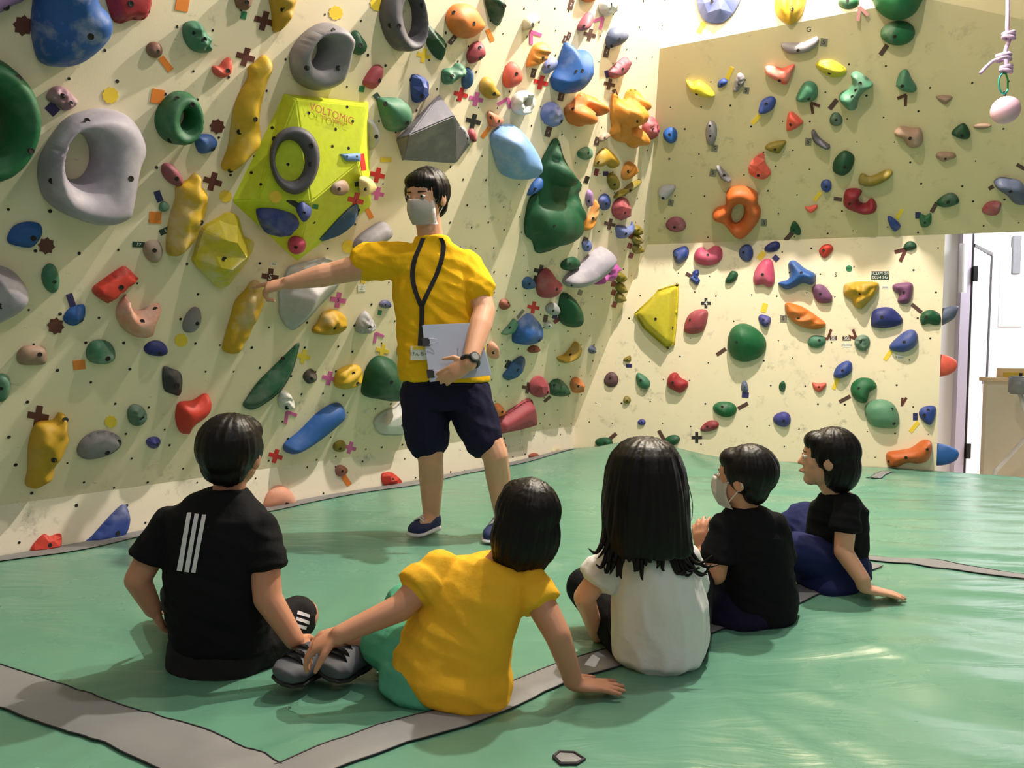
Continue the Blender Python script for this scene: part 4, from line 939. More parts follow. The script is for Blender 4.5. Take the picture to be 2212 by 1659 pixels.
# ------------------------------------------------------------------ labels for holds and tape
def near_list(it, pool, skip):
    l = [(math.hypot(q_['px'][0] - it['px'][0], q_['px'][1] - it['px'][1]), n_, q_) for n_, q_ in enumerate(pool) if q_ is not it and q_['desc'] not in skip]
    l.sort(key=lambda t_: t_[:2]); return [t_[2] for t_ in l]
def named(it, pool, own):
    n0 = len(own.split())
    for q_ in near_list(it, pool, {it['desc']})[:6]:
        if n0 + 2 + len(q_['desc'].split()) <= 16: yield own + ' beside the ' + q_['desc']
    yield own
used = set()
for h_ in HOLDS:
    for lab in named(h_, HOLDS, h_['desc']):
        if lab not in used: break
    used.add(lab); h_['o']['label'] = lab
for t_ in TAPES:
    if t_['o'].get('category') == 'note': t_['o']['label'] = t_['desc']; continue
    for lab in named(t_, HOLDS, t_['desc']):
        if lab not in used: break
    used.add(lab); t_['o']['label'] = lab

# ------------------------------------------------------------------ crash mat
HANDS = []
KIDS_XY = [(-0.72, 2.05), (-0.15, 1.92), (0.40, 2.12), (0.72, 2.48), (1.10, 2.78)]
def mat_z(x, y):
    z = 0.0
    p = Vector((x, y, 0))
    # bulge where the mats meet the corner
    cpt = B + uR * 0.55 + nR * 0.25
    d2 = (x - cpt.x) ** 2 + (y - cpt.y) ** 2
    z += 0.13 * math.exp(-d2 / 0.16)
    # soft unevenness
    z += 0.012 * noise.noise(Vector((x * 1.3, y * 1.3, 3.1)))
    # long creases fanning out from where the children sit
    for i, (kx, ky) in enumerate(KIDS_XY):
        dx, dy = x - kx, y - ky; r = math.hypot(dx, dy)
        if r > 1.9: continue
        a = math.atan2(dy, dx)
        z -= 0.022 * math.exp(-(r / 0.26) ** 2)
        fall = math.exp(-((r - 0.50) / 0.42) ** 2)
        z += fall * 0.020 * noise.noise(Vector((a * 4.5 + i * 9.7, r * 0.9, i))) ** 2
    # taut creases across the right side of the mat
    if x > 0.6:
        k = min(1.0, (x - 0.6) / 0.6)
        v = noise.noise(Vector((x * 0.55, y * 4.2 + x * 0.9, 7.7)))
        z += k * 0.021 * (1 - (v * v * 3.2 + abs(v)) * 1.1)
        v2 = noise.noise(Vector((x * 0.9 + 5, y * 9.0 + x * 1.6, 1.7)))
        z += k * 0.002 * (1 - abs(v2) * 2)
    # ridge by the left wall where the cover is slack
    dl = (p - A).dot(nL)
    z += 0.02 * math.exp(-((dl - 0.12) / 0.1) ** 2) * (0.6 + 0.6 * noise.noise(Vector(((p - A).dot(uL) * 2.1, 0, 9))))
    return z
bm = bmesh.new()
xs = np.concatenate([np.arange(-4.2, -1.9, 0.05), np.arange(-1.9, 2.6, 0.022), np.arange(2.6, 5.4, 0.04)])
ys = np.concatenate([np.arange(0.55, 1.3, 0.04), np.arange(1.3, 3.6, 0.022), np.arange(3.6, 7.3, 0.045)])
grid = [[bm.verts.new((x, y, mat_z(x, y))) for x in xs] for y in ys]
for j in range(len(ys) - 1):
    for i in range(len(xs) - 1):
        bm.faces.new((grid[j][i], grid[j][i + 1], grid[j + 1][i + 1], grid[j + 1][i]))
for (p0, n0) in ((A + nL * 0.004, nL), (B + nR * 0.004, nR)):
    bmesh.ops.bisect_plane(bm, geom=bm.verts[:] + bm.edges[:] + bm.faces[:], plane_co=p0, plane_no=n0, clear_inner=True)
bound = [e for e in bm.edges if e.is_boundary]
ret = bmesh.ops.extrude_edge_only(bm, edges=bound)
for v in [g for g in ret['geom'] if isinstance(g, bmesh.types.BMVert)]: v.co.z = -0.3
me = bm_mesh('crash_mat', bm)
mato = link('crash_mat', me, M['vinyl'], smooth=True)
tag(mato, 'huge wrinkled green vinyl crash mat with grey seam strips covering the gym floor', 'mat')

def drape(name, center_px, widths, parent, mat, n=60, wob=0.003, lift=0.004):
    """strip lying on the mat; centre line through floor pixels, widths in metres"""
    pts = [PZ(*p) for p in center_px]
    L = [0]
    for a_, b_ in zip(pts, pts[1:]): L.append(L[-1] + (b_ - a_).length)
    vs, fs = [], []; edges = ([], [])
    W = 6
    for i in range(n + 1):
        t = L[-1] * i / n
        k = max(0, min(len(L) - 2, next((q - 1 for q in range(1, len(L)) if L[q] >= t - 1e-9), len(L) - 2)))
        f = (t - L[k]) / (L[k + 1] - L[k]); c = pts[k].lerp(pts[k + 1], f)
        d = (pts[k + 1] - pts[k]).normalized(); s = Vector((-d.y, d.x, 0))
        w_ = widths[0] + (widths[1] - widths[0]) * i / n
        for j in range(W + 1):
            o_ = (j / W - 0.5) * w_ + (wob * noise.noise(Vector((t * 2.0, j // W * 5.0, 2.2))) if j in (0, W) else 0)
            q = c + s * o_; z = mat_z(q.x, q.y) + lift + (0.004 if 0 < j < W else 0.0)
            vs.append((q.x, q.y, z))
            if j == 0: edges[0].append(Vector((q.x, q.y, z + 0.001)))
            if j == W: edges[1].append(Vector((q.x, q.y, z + 0.001)))
    for i in range(n):
        for j in range(W):
            a_ = i * (W + 1) + j; fs.append((a_, a_ + 1, a_ + W + 2, a_ + W + 1))
    o = link(name, mesh_from(name, vs, fs), mat, parent, smooth=True)
    for e in edges:
        sm = link('seam', tube_mesh(e, 0.0017, 5), M['seam'], o)
    return o
def tube_mesh(pts, r, seg=8, radii=None):
    bm = bmesh.new(); rings = []
    n = len(pts); up = None
    for i, p in enumerate(pts):
        d = (pts[min(i + 1, n - 1)] - pts[max(i - 1, 0)])
        if d.length < 1e-9: d = Vector((0, 0, 1))
        d.normalize()
        if up is None: up = d.orthogonal().normalized()
        up = (up - d * up.dot(d)); up = up.normalized() if up.length > 1e-6 else d.orthogonal().normalized()
        s = d.cross(up); rr = radii[i] if radii else r
        rings.append([bm.verts.new(p + (up * math.cos(a) + s * math.sin(a)) * rr) for a in [2 * math.pi * k / seg for k in range(seg)]])
    for a_, b_ in zip(rings, rings[1:]):
        for k in range(seg): bm.faces.new((a_[k], a_[(k + 1) % seg], b_[(k + 1) % seg], b_[k]))
    bm.faces.new(rings[0]); bm.faces.new(rings[-1])
    return bm_mesh('tube', bm)
drape('seam_strip', [(-260, 1392), (0, 1482), (260, 1570), (500, 1668), (640, 1740)], (0.15, 0.14), mato, M['strip'])
drape('seam_strip', [(600, 1690), (690, 1652), (850, 1580), (1000, 1535), (1180, 1462), (1420, 1376), (1660, 1296), (1880, 1228)], (0.105, 0.10), mato, M['strip'])
drape('seam_strip', [(1560, 1180), (1760, 1200), (1905, 1218), (2212, 1255), (2500, 1290), (3200, 1374)], (0.10, 0.105), mato, M['strip'])
drape('seam_strip', [(1880, 1042), (1920, 1024)], (0.06, 0.06), mato, M['strip'], n=10)
# grey border along the kick board
def border():
    vs, fs = [], []; n = 120
    for i in range(n + 1):
        s = -2.0 + ((B - A).length + 2.0 - 0.02) * i / n
        for j, o_ in enumerate((0.006, 0.05, 0.10, 0.13 + 0.015 * noise.noise(Vector((s * 2, 1, 4))))):
            q = A + uL * s + nL * o_; vs.append((q.x, q.y, mat_z(q.x, q.y) + 0.005))
    for i in range(n):
        for j in range(3): a_ = i * 4 + j; fs.append((a_, a_ + 1, a_ + 5, a_ + 4))
    return link('border_strip', mesh_from('border_strip', vs, fs), M['strip'], mato, smooth=True)
border()
# hexagonal grey repair patch
c = PZ(1226, 1642)
def patch():
    px = [(1196, 1640), (1208, 1629), (1240, 1630), (1262, 1645), (1245, 1656), (1212, 1656)]
    pts = [PZ(*p) for p in px]; cc = sum(pts, Vector()) / 6
    vs = [(p.x, p.y, mat_z(p.x, p.y) + 0.003) for p in pts] + [(cc.x, cc.y, mat_z(cc.x, cc.y) + 0.006)]
    o = link('repair_patch', mesh_from('repair_patch', vs, [(i, (i + 1) % 6, 6) for i in range(6)]), M['strip'], mato)
    ring = [Vector(v) for v in vs[:6]] + [Vector(vs[0])]
    link('seam', tube_mesh(ring, 0.004, 5), M['seam'], o)
patch()

# ------------------------------------------------------------------ room beyond the doorway
def box(name, lo, hi, mat, parent=None, bev=0.0):
    bm = bmesh.new(); bmesh.ops.create_cube(bm, size=1.0)
    for v in bm.verts: v.co = Vector([lo[i] + (v.co[i] + 0.5) * (hi[i] - lo[i]) for i in range(3)])
    if bev: bmesh.ops.bevel(bm, geom=bm.edges[:], offset=bev, segments=2, affect='EDGES')
    return link(name, bm_mesh(name, bm), mat, parent)
def obox(name, p0, p1, z0, z1, th, mat, parent=None, bev=0.0):
    """upright slab standing on the line p0-p1"""
    d = Vector((p1.x - p0.x, p1.y - p0.y, 0)); s = Vector((-d.y, d.x, 0)).normalized() * th
    bm = bmesh.new(); b4 = [Vector((p0.x, p0.y, 0)), Vector((p1.x, p1.y, 0)), Vector((p1.x, p1.y, 0)) + s, Vector((p0.x, p0.y, 0)) + s]
    lo = [bm.verts.new((v.x, v.y, z0)) for v in b4]; hi = [bm.verts.new((v.x, v.y, z1)) for v in b4]
    bm.faces.new(lo); bm.faces.new(hi)
    for i in range(4): bm.faces.new((lo[i], lo[(i + 1) % 4], hi[(i + 1) % 4], hi[i]))
    if bev: bmesh.ops.bevel(bm, geom=bm.edges[:], offset=bev, segments=2, affect='EDGES')
    return link(name, bm_mesh(name, bm), mat, parent)
floor = tag(box('floor', (-5.5, 0.2, -0.34), (9.5, 12, -0.301), M['beige']), kind='structure')
Y1, Y2 = 6.9, 8.6
w_near = tag(obox('wall_right', P(1985, 800, Y1), P(2068, 800, Y1), -0.3, 3.0, 0.1, M['room_white']), kind='structure')
w_far = tag(obox('wall_far', P(2030, 800, Y2), P(2900, 800, Y2), -0.3, 3.0, 0.1, M['room_white']), kind='structure')
w_side = tag(obox('wall_side', Vector((7.4, 6.2, 0)), Vector((7.4, 8.8, 0)), -0.3, 3.0, -0.1, M['room_white']), kind='structure')
dr = tag(empty('door_1', P(2080, 1000, Y1 - 0.02)), kind='structure', label='white door with lavender metal frame beyond the climbing wall')
def kdr(o): return kid_of(o, dr)
fr = kdr(obox('door_frame', P(2068, 800, Y1 - 0.06), P(2090, 800, Y1 - 0.06), -0.3, 2.6, 0.16, M['frame_lav'], bev=0.004))
kdr(obox('dark_gap_strip', P(2090, 800, Y1 - 0.055), P(2094, 800, Y1 - 0.055), -0.3, 2.6, 0.12, M['blk_metal']))  # black strip paints in the dark of the gap beside the leaf
leaf = kdr(obox('door_leaf', P(2095, 800, Y1 - 0.02), P(2137, 800, Y1 + 0.75), -0.3, 1.72, 0.04, M['door_white'], bev=0.003))
kdr(obox('edge_strip', P(2131, 800, Y1 + 0.60), P(2135, 800, Y1 + 0.62), -0.3, 1.72, 0.02, M['blk_metal']))
kdr(obox('top_strip', P(2096, 800, Y1 - 0.035), P(2135, 800, Y1 + 0.60), 1.72, 1.745, 0.03, M['blk_metal']))
for zz in (1.42, -0.1): 
    hp = P(2094, 800, Y1 - 0.07); kdr(box('hinge', (hp.x, hp.y - 0.01, zz), (hp.x + 0.035, hp.y + 0.01, zz + 0.13), M['blk_metal']))
hp = P(2126, 800, Y1 + 0.50); kdr(box('door_handle', (hp.x - 0.03, hp.y - 0.06, 0.52), (hp.x + 0.05, hp.y - 0.01, 0.58), M['frame_lav']))
def sheet(px0, py0, px1, py1, Yp, label, tilt=0.0, th=0.004):
    a_ = P(px0, py0, Yp); b_ = P(px1, py1, Yp)
    bm = bmesh.new(); n = 6; vs = []
    for i in range(n + 1):
        x = a_.x + (b_.x - a_.x) * i / n; cy = Yp - 0.012 - 0.015 * math.sin(i / n * 3.14)
        vs.append((bm.verts.new((x, cy, a_.z)), bm.verts.new((x + tilt, cy - 0.01, b_.z))))
    for i in range(n): bm.faces.new((vs[i][0], vs[i + 1][0], vs[i + 1][1], vs[i][1]))
    bmesh.ops.solidify(bm, geom=bm.faces[:], thickness=th)
    tag(link('wall_paper_sheet', bm_mesh('wall_paper_sheet', bm), M['paper']), label, 'paper', 'papers pinned on the far room wall')
sheet(2161, 535, 2185, 705, Y2, 'long white paper hanging on the bright room wall left of the clip rail')
sheet(2186, 590, 2208, 705, Y2, 'white paper hanging under the dark clip rail')
sheet(2208, 565, 2240, 690, Y2, 'white paper hanging right of the dark clip rail')
sheet(2071, 526, 2085, 632, Y1 - 0.075, 'narrow white notice on the lavender door frame')
a_ = P(2184, 510, Y2); b_ = P(2198, 592, Y2)
tag(box('clip_rail', (a_.x, Y2 - 0.05, b_.z), (b_.x, Y2 - 0.02, a_.z), M['grey_plastic'], bev=0.004), 'dark grey rail holding papers on the bright wall', 'rail')
a_ = P(2098, 505, Y2); b_ = P(2135, 540, Y2)
# reception counter with things on it
YC = 6.05
a_ = P(2133, 815, YC); b_ = P(2330, 815, YC); zt = a_.z
ct = tag(empty('counter', (a_.x, YC, -0.3)), 'beige counter with a pale wooden top beyond the mat', 'counter')
def kc(o): return kid_of(o, ct)
kc(box('front_board', (a_.x, YC, -0.16), (b_.x, YC + 0.05, zt - 0.03), M['beige']))
kc(box('worktop', (a_.x - 0.02, YC - 0.03, zt - 0.03), (b_.x + 0.03, YC + 0.08, zt), M['wood'], bev=0.004))
kc(box('skirting', (a_.x, YC - 0.015, -0.22), (b_.x, YC + 0.05, -0.16), M['wood']))
kc(box('plinth', (a_.x + 0.03, YC + 0.02, -0.3), (b_.x, YC + 0.05, -0.22), M['brown']))
c1 = P(2150, 812, YC)
bx = tag(empty('wooden_box', (c1.x + 0.05, YC, zt)), 'low wooden box with a yellow front on the counter', 'box')
kid_of(box('box_body', (c1.x + 0.05, YC + 0.0, zt), (c1.x + 0.6, YC + 0.07, zt + 0.07), M['wood']), bx)
kid_of(box('front_panel', (c1.x + 0.06, YC - 0.012, zt + 0.005), (c1.x + 0.6, YC + 0.0, zt + 0.04), M['yel_box']), bx)
gc = P(2204, 832, YC - 0.25)
can = tag(empty('vacuum_cleaner', (gc.x, gc.y, -0.3)), 'grey canister vacuum with a translucent tube beside the counter', 'vacuum')
bm = bmesh.new(); bmesh.ops.create_cone(bm, cap_ends=True, segments=28, radius1=0.075, radius2=0.075, depth=0.13)
bmesh.ops.bevel(bm, geom=[e for e in bm.edges if e.calc_face_angle(0) > 1], offset=0.012, segments=3, affect='EDGES')
bmesh.ops.translate(bm, verts=bm.verts, vec=gc)
kid_of(link('canister', bm_mesh('canister', bm), M['grey_plastic'], smooth=True), can)
kid_of(link('knob', tube_mesh([gc + Vector((0, 0, .06)), gc + Vector((0, 0, .09))], .012), M['blk_metal']), can)
M['tube'] = simple_mat('milky_plastic_tube', (206, 202, 198), 0.3, var=0.03)
t0 = P(2230, 930, YC - 0.2); t1 = P(2150, 1018, YC - 0.1); t2 = Vector((t1.x - 0.05, t1.y, -0.29))
kid_of(link('tube', tube_mesh([gc - Vector((0, 0, .06)), t0, t1, t2], .016, 10), M['tube'], smooth=True), can)
lamp('room_ceiling_light', 'AREA', (5.3, 6.3, 2.7), 190, (0.98, 0.96, 1.0), target=(4.9, 8.0, 0.7), size=1.2)

# ------------------------------------------------------------------ hanging rope with carabiner and ball
YR = 4.3
rp = tag(empty('hanging_rope', P(2170, 130, YR)), 'knotted lilac climbing rope hanging in front of the shaded panel', 'rope')
def rpt(l): return [P(x, y, YR + dz) for x, y, dz in l]
def smooth_pts(pts, per=6):
    out = []
    n = len(pts)
    for i in range(n - 1):
        p0, p1, p2, p3 = pts[max(i - 1, 0)], pts[i], pts[i + 1], pts[min(i + 2, n - 1)]
        for t in [k / per for k in range(per)]:
            out.append(0.5 * ((2 * p1) + (p2 - p0) * t + (2 * p0 - 5 * p1 + 4 * p2 - p3) * t * t + (3 * p1 - p0 - 3 * p2 + p3) * t ** 3))
    out.append(pts[-1]); return out
kid_of(link('strand', tube_mesh(smooth_pts(rpt([(2176, -420, 0), (2177, -100, 0), (2177, 20, 0), (2176, 60, 0), (2180, 85, .01), (2172, 112, .015), (2176, 150, 0)])), .0105, 8), M['rope'], smooth=True), rp)
def knot(cx, cy, r, turns=3):
    l = []
    for i in range(turns * 12):
        a = i / 12 * 2 * math.pi
        l.append(P(cx, cy + (i / (turns * 12) - .5) * r * 1.1, YR) + Vector((math.cos(a) * r * YR / FPX * .75, math.sin(a) * r * YR / FPX * .75, 0.006 * math.sin(a * 1.3))))
    return kid_of(link('knot', tube_mesh(l, .010, 8), M['rope'], smooth=True), rp)
knot(2179, 76, 13); knot(2168, 123, 16, 2); knot(2173, 148, 13, 3)
kid_of(link('tail', tube_mesh(smooth_pts(rpt([(2160, 126, 0), (2145, 132, .01), (2130, 145, .01), (2118, 158, 0)])), .009, 8), M['rope'], smooth=True), rp)
cb = tag(empty('carabiner', P(2169, 185, YR)), 'green and teal carabiner clipped between the rope and ball', 'carabiner')
kid_of(link('body', tube_mesh(smooth_pts(rpt([(2166, 158, 0), (2159, 168, 0), (2158, 185, 0), (2162, 198, 0), (2168, 203, 0), (2175, 198, 0), (2177, 192, 0)])), .0048, 8), M['carab'], smooth=True), cb)
M['carab2'] = simple_mat('green_aluminium', (50, 150, 80), 0.3, metal=0.7)
kid_of(link('gate', tube_mesh(rpt([(2177, 192, 0), (2177, 172, 0), (2173, 160, 0), (2166, 157, 0)]), .0042, 8), M['carab2'], smooth=True), cb)
bc = P(2172, 238, YR)
bl = tag(empty('grip_ball', bc), 'pink round grip ball hanging from the carabiner', 'ball')
bm = bmesh.new(); bmesh.ops.create_uvsphere(bm, u_segments=36, v_segments=22, radius=28.5 * YR / FPX); bmesh.ops.translate(bm, verts=bm.verts, vec=bc)
kid_of(link('ball', bm_mesh('ball', bm), M['ball'], smooth=True), bl)
kid_of(link('eye_bolt', tube_mesh(smooth_pts(rpt([(2172, 214, 0), (2172, 208, 0), (2167, 204, .004), (2168, 199, .006), (2173, 200, .004), (2172, 207, 0)])), .003, 6), M['bolt'], smooth=True), bl)

# ------------------------------------------------------------------ people
def bm_ell(bm, c, rx, ry, rz, fx=Vector((1, 0, 0)), fy=Vector((0, 1, 0)), fz=Vector((0, 0, 1)), u=20, v=14):
    r = bmesh.ops.create_uvsphere(bm, u_segments=u, v_segments=v, radius=1.0)
    for q in r['verts']: q.co = c + fx * (q.co.x * rx) + fy * (q.co.y * ry) + fz * (q.co.z * rz)
def bm_cap(bm, p0, p1, r0, r1, seg=14):
    d = p1 - p0; L = d.length; d = d.normalized() if L > 1e-6 else Vector((0, 0, 1))
    s = d.orthogonal().normalized(); t = d.cross(s); rings = []
    prof = [(-r0 * math.cos(a), r0 * math.sin(a)) for a in (0.25, 0.7, 1.15)] + [(L * k / 4, r0 + (r1 - r0) * k / 4) for k in range(5)] + [(L + r1 * math.cos(a), r1 * math.sin(a)) for a in (1.15, 0.7, 0.25)]
    for h_, r in prof: rings.append([bm.verts.new(p0 + d * h_ + (s * math.cos(2 * math.pi * k / seg) + t * math.sin(2 * math.pi * k / seg)) * r) for k in range(seg)])
    for a_, b_ in zip(rings, rings[1:]):
        for k in range(seg): bm.faces.new((a_[k], a_[(k + 1) % seg], b_[(k + 1) % seg], b_[k]))
    bm.faces.new(rings[0][::-1]); bm.faces.new(rings[-1])
def bm_chain(bm, pts, rs, seg=14):
    for (a_, b_, r0, r1) in zip(pts, pts[1:], rs, rs[1:]): bm_cap(bm, a_, b_, r0, r1, seg)
def bm_loft(bm, secs, seg=28, e=2.3):
    """secs: (centre, side half-vector, front half-vector)"""
    rings = []
    for c, sx, sy in secs:
        ring = []
        for k in range(seg):
            a = 2 * math.pi * k / seg; ca, sa = math.cos(a), math.sin(a)
            x = math.copysign(abs(ca) ** (2 / e), ca); y = math.copysign(abs(sa) ** (2 / e), sa)
            ring.append(bm.verts.new(c + sx * x + sy * y))
        rings.append(ring)
    for a_, b_ in zip(rings, rings[1:]):
        for k in range(seg): bm.faces.new((a_[k], a_[(k + 1) % seg], b_[(k + 1) % seg], b_[k]))
    bm.faces.new(rings[0][::-1]); bm.faces.new(rings[-1])
def fuse(name, bm, base, vox, smooth=4, fac=0.5, disp=None):
    bmesh.ops.recalc_face_normals(bm, faces=bm.faces)
    me = bpy.data.meshes.new(name); bm.to_mesh(me); bm.free()
    ob = bpy.data.objects.new('tmp', me); C.objects.link(ob)
    md = ob.modifiers.new('r', 'REMESH'); md.mode = 'VOXEL'; md.voxel_size = vox
    if smooth:
        ms = ob.modifiers.new('s', 'SMOOTH'); ms.factor = fac; ms.iterations = smooth
    dg = bpy.context.evaluated_depsgraph_get(); dg.update()
    out = bpy.data.meshes.new_from_object(ob.evaluated_get(dg)); out.name = name
    bpy.data.objects.remove(ob); bpy.data.meshes.remove(me)
    if disp:
        no = [v.normal.copy() for v in out.vertices]
        for v, n_ in zip(out.vertices, no): v.co += n_ * disp(v.co)
    bvh_co = [v.co.copy() for v in out.vertices]
    tree = BVHTree.FromPolygons(bvh_co, [tuple(p.vertices) for p in out.polygons])
    for v in out.vertices: v.co -= base
    out.polygons.foreach_set('use_smooth', [True] * len(out.polygons))
    out.update()
    return out, tree
def frame(F, U):
    F = F.normalized(); Rr = F.cross(U).normalized(); return F, Rr.cross(F).normalized(), Rr
def add_head(bm, c, F, U, h, ns=0.75):
    F, U, S = frame(F, U)
    def E(f, u, s, rf, ru, rs): bm_ell(bm, c + F * f * h + U * u * h + S * s * h, rs * h, rf * h, ru * h, S, F, U)
    E(-.03, .08, 0, .42, .40, .345); E(.09, -.18, 0, .28, .30, .265); E(.24, -.38, 0, .12, .11, .13); E(.20, -.02, 0, .20, .22, .25)
    bm_cap(bm, c + F * .375 * h + U * .02 * h, c + F * (.375 + .075 * ns) * h - U * .11 * h, .030 * h, .046 * h)
    for s in (-1, 1):
        E(.36, -.12, s * .045, .05, .035, .045)
        E(-.02, -.03, s * .35, .10, .145, .045); E(.21, -.09, s * .17, .10, .11, .09)
    bm_ell(bm, c + F * .385 * h - U * .25 * h, .10 * h, .05 * h, .035 * h, S, F, U)
def add_hand(bm, w, D, N, s, thumb, curl=(.2, .25, .3, .35), spread=.13, tcurl=.3, point=False):
    """w wrist, D direction of the palm, N back-of-hand normal, s hand length, thumb = +1/-1 side"""
    D, N, S = frame(D, N)           # S = D x N
    S = S * thumb
    pl = s * .50; hw = s * .21
    bm_loft(bm, [(w - D * .02 * s, S * s * .135, N * s * .10), (w + D * pl * .3, S * hw * .95, N * s * .095), (w + D * pl * .75, S * hw * 1.08, N * s * .088), (w + D * pl, S * hw, N * s * .07)], seg=18)
    lens = (.46, .51, .47, .37); r = s * .056
    for i in range(4):
        off = (.72 - i * .48) * hw
        p = w + D * (pl * (.96 - .05 * abs(i - 1.3))) + S * off
        d = (D + S * ((1.5 - i) * spread)).normalized(); L = lens[i] * s; c = curl[i]
        pts = [p - d * .06 * s, p]; ax = d; nn_ = (N - d * N.dot(d)).normalized()
        for k, fr in enumerate((.42, .32, .26)):
            a = c * (1.0 if k else .8); ax, nn_ = ax * math.cos(a) - nn_ * math.sin(a), nn_ * math.cos(a) + ax * math.sin(a)
            p = p + ax.normalized() * L * fr; pts.append(p)
        bm_chain(bm, pts, [r * 1.12, r * 1.08, r, r * .92, r * .78], 10)
    p0 = w + D * pl * .28 + S * hw * .75
    d1 = (D * .62 + S * .75 - N * tcurl * .5).normalized(); d2 = (D * .9 + S * .35 - N * tcurl).normalized()
    p1 = p0 + d1 * s * .22; p2 = p1 + d2 * s * .17; p3 = p2 + d2 * s * .13
    bm_chain(bm, [p0, p1, p2, p3], [r * 1.5, r * 1.25, r * 1.05, r * .8], 10)
def hair_disp(c, U, amp=.0035, k=16, seed=0.0):
    U = U.normalized(); a0 = U.orthogonal().normalized(); a1 = U.cross(a0)
    def f(p):
        d = p - c; a = math.atan2(d.dot(a1), d.dot(a0)); h_ = d.dot(U)
        return amp * noise.noise(Vector((math.cos(a) * k * .5 + seed, math.sin(a) * k * .5, h_ * 6))) + amp * .7 * noise.noise(Vector((math.cos(a) * k * 1.3, math.sin(a) * k * 1.3 + seed, h_ * 9)))
    return f
def short_hair(c, F, U, h, full=1.0):
    F, U, S = frame(F, U); bm = bmesh.new()
    def E(f, u, s, rf, ru, rs): bm_ell(bm, c + F * f * h + U * u * h + S * s * h, rs * h, rf * h, ru * h, S, F, U)
    E(-.10, .13, 0, .455, .43, .405 * full); E(.17, .28, 0, .23, .19, .31); E(-.20, -.12, 0, .235, .28, .32 * full)
    for s in (-1, 1): E(-.02, .10, s * .27, .23, .26, .13); E(.10, .06, s * .31, .08, .16, .05)
    return bm
def eyes_face(c, F, U, h, base, parent, mouth=True):
    F, U, S = frame(F, U)
    for s in (-1, 1):
        bm = bmesh.new(); ec = c + F * .355 * h + U * .02 * h + S * (s * .145 * h)
        bm_ell(bm, ec - base, .055 * h, .04 * h, .03 * h, S, F, U, 14, 10)
        e = link('eye', bm_mesh('eye', bm), M['eye_white'], parent, smooth=True)
        bm = bmesh.new(); bm_ell(bm, ec + F * .034 * h - base, .026 * h, .012 * h, .026 * h, S, F, U, 12, 8)
        link('iris', bm_mesh('iris', bm), M['ink'], e, smooth=True)
        bm = bmesh.new(); q = c + F * .385 * h + U * .10 * h + S * (s * .15 * h) - base
        bm_cap(bm, q - S * (s * .07 * h) - U * .005 * h, q + S * (s * .07 * h) - F * .035 * h, .012 * h, .008 * h, 8)
        link('eyebrow', bm_mesh('eyebrow', bm), M['hair'], parent, smooth=True)
    if mouth:
        bm = bmesh.new(); bm_ell(bm, c + F * .405 * h - U * .25 * h - base, .09 * h, .03 * h, .028 * h, S, F, U, 14, 8)
        link('lips', bm_mesh('lips', bm), M['lips'], parent, smooth=True)
def face_mask(c, F, U, h, base, parent):
    F, U, S = frame(F, U); bm = bmesh.new(); n, m_ = 16, 10; g = []
    for j in range(m_ + 1):
        row = []
        for i in range(n + 1):
            a = (i / n - .5) * 2; v = j / m_
            u = -.02 - v * .46; half = .30 - .06 * abs(v - .4)
            f = .485 - .30 * abs(a) ** 2.0 - .10 * (v - .35) ** 2 * 3 + .03 * (1 - abs(a)) * (1 - v)
            row.append(bm.verts.new(c + F * (f * h) + U * (u * h) + S * (a * half * h) - base))
        g.append(row)
    for j in range(m_):
        for i in range(n): bm.faces.new((g[j][i], g[j][i + 1], g[j + 1][i + 1], g[j + 1][i]))
    bmesh.ops.solidify(bm, geom=bm.faces[:], thickness=0.003)
    o = link('face_mask', bm_mesh('face_mask', bm), M['mask'], parent, smooth=True)
    for s in (-1, 1):
        pts = [c + F * .17 * h + S * s * .30 * h - U * .06 * h, c - F * .02 * h + S * s * .385 * h + U * .05 * h, c - F * .08 * h + S * s * .385 * h - U * .06 * h, c + F * .14 * h + S * s * .29 * h - U * .38 * h]
        link('ear_loop', tube_mesh([p - base for p in pts], .0016, 6), M['mask'], o)
    return o
def wrinkle(amp=.004, sx=9, sz=26, seed=0.0):
    def f(p):
        v = noise.noise(Vector((p.x * sx + seed, p.y * sx, p.z * sz + p.x * 8)))
        v2 = noise.noise(Vector((p.x * 30 + seed, p.y * 30, p.z * 12)))
        return amp * (1 - abs(v) * 2.4) + amp * .4 * v2
    return f
def decal(name, quad, tree, base, mat, parent, nu=4, nv=8, off=.0015):
    """print laid on a garment: quad pixels are dropped onto the cloth surface"""
    vs, fs = [], []
    for j in range(nv + 1):
        for i in range(nu + 1):
            a_, b_ = i / nu, j / nv
            t = [quad[0][k] * (1 - a_) + quad[1][k] * a_ for k in (0, 1)]; bt = [quad[3][k] * (1 - a_) + quad[2][k] * a_ for k in (0, 1)]
            x, y = t[0] * (1 - b_) + bt[0] * b_, t[1] * (1 - b_) + bt[1] * b_
            l, n_, _, _ = tree.ray_cast(CAM, ray(x, y))
            if l is None: return None
            if n_.dot(ray(x, y)) > 0: n_ = -n_
            vs.append(l + n_ * off - base)
    for j in range(nv):
        for i in range(nu): a_ = j * (nu + 1) + i; fs.append((a_, a_ + 1, a_ + nu + 2, a_ + nu + 1))
    return link(name, mesh_from(name, vs, fs), mat, parent, smooth=True)
def person(base, bm, skin, label, vox=.0045):
    me, tree = fuse('person', bm, base, vox, 3)
    o = link('person', me, M[skin]); o.location = base; tag(o, label, 'person'); return o
def garment(name, bm, base, parent, mat, vox=.006, smooth=3, disp=None):
    me, tree = fuse(name, bm, base, vox, smooth, disp=disp)
    return link(name, me, M[mat], parent), tree
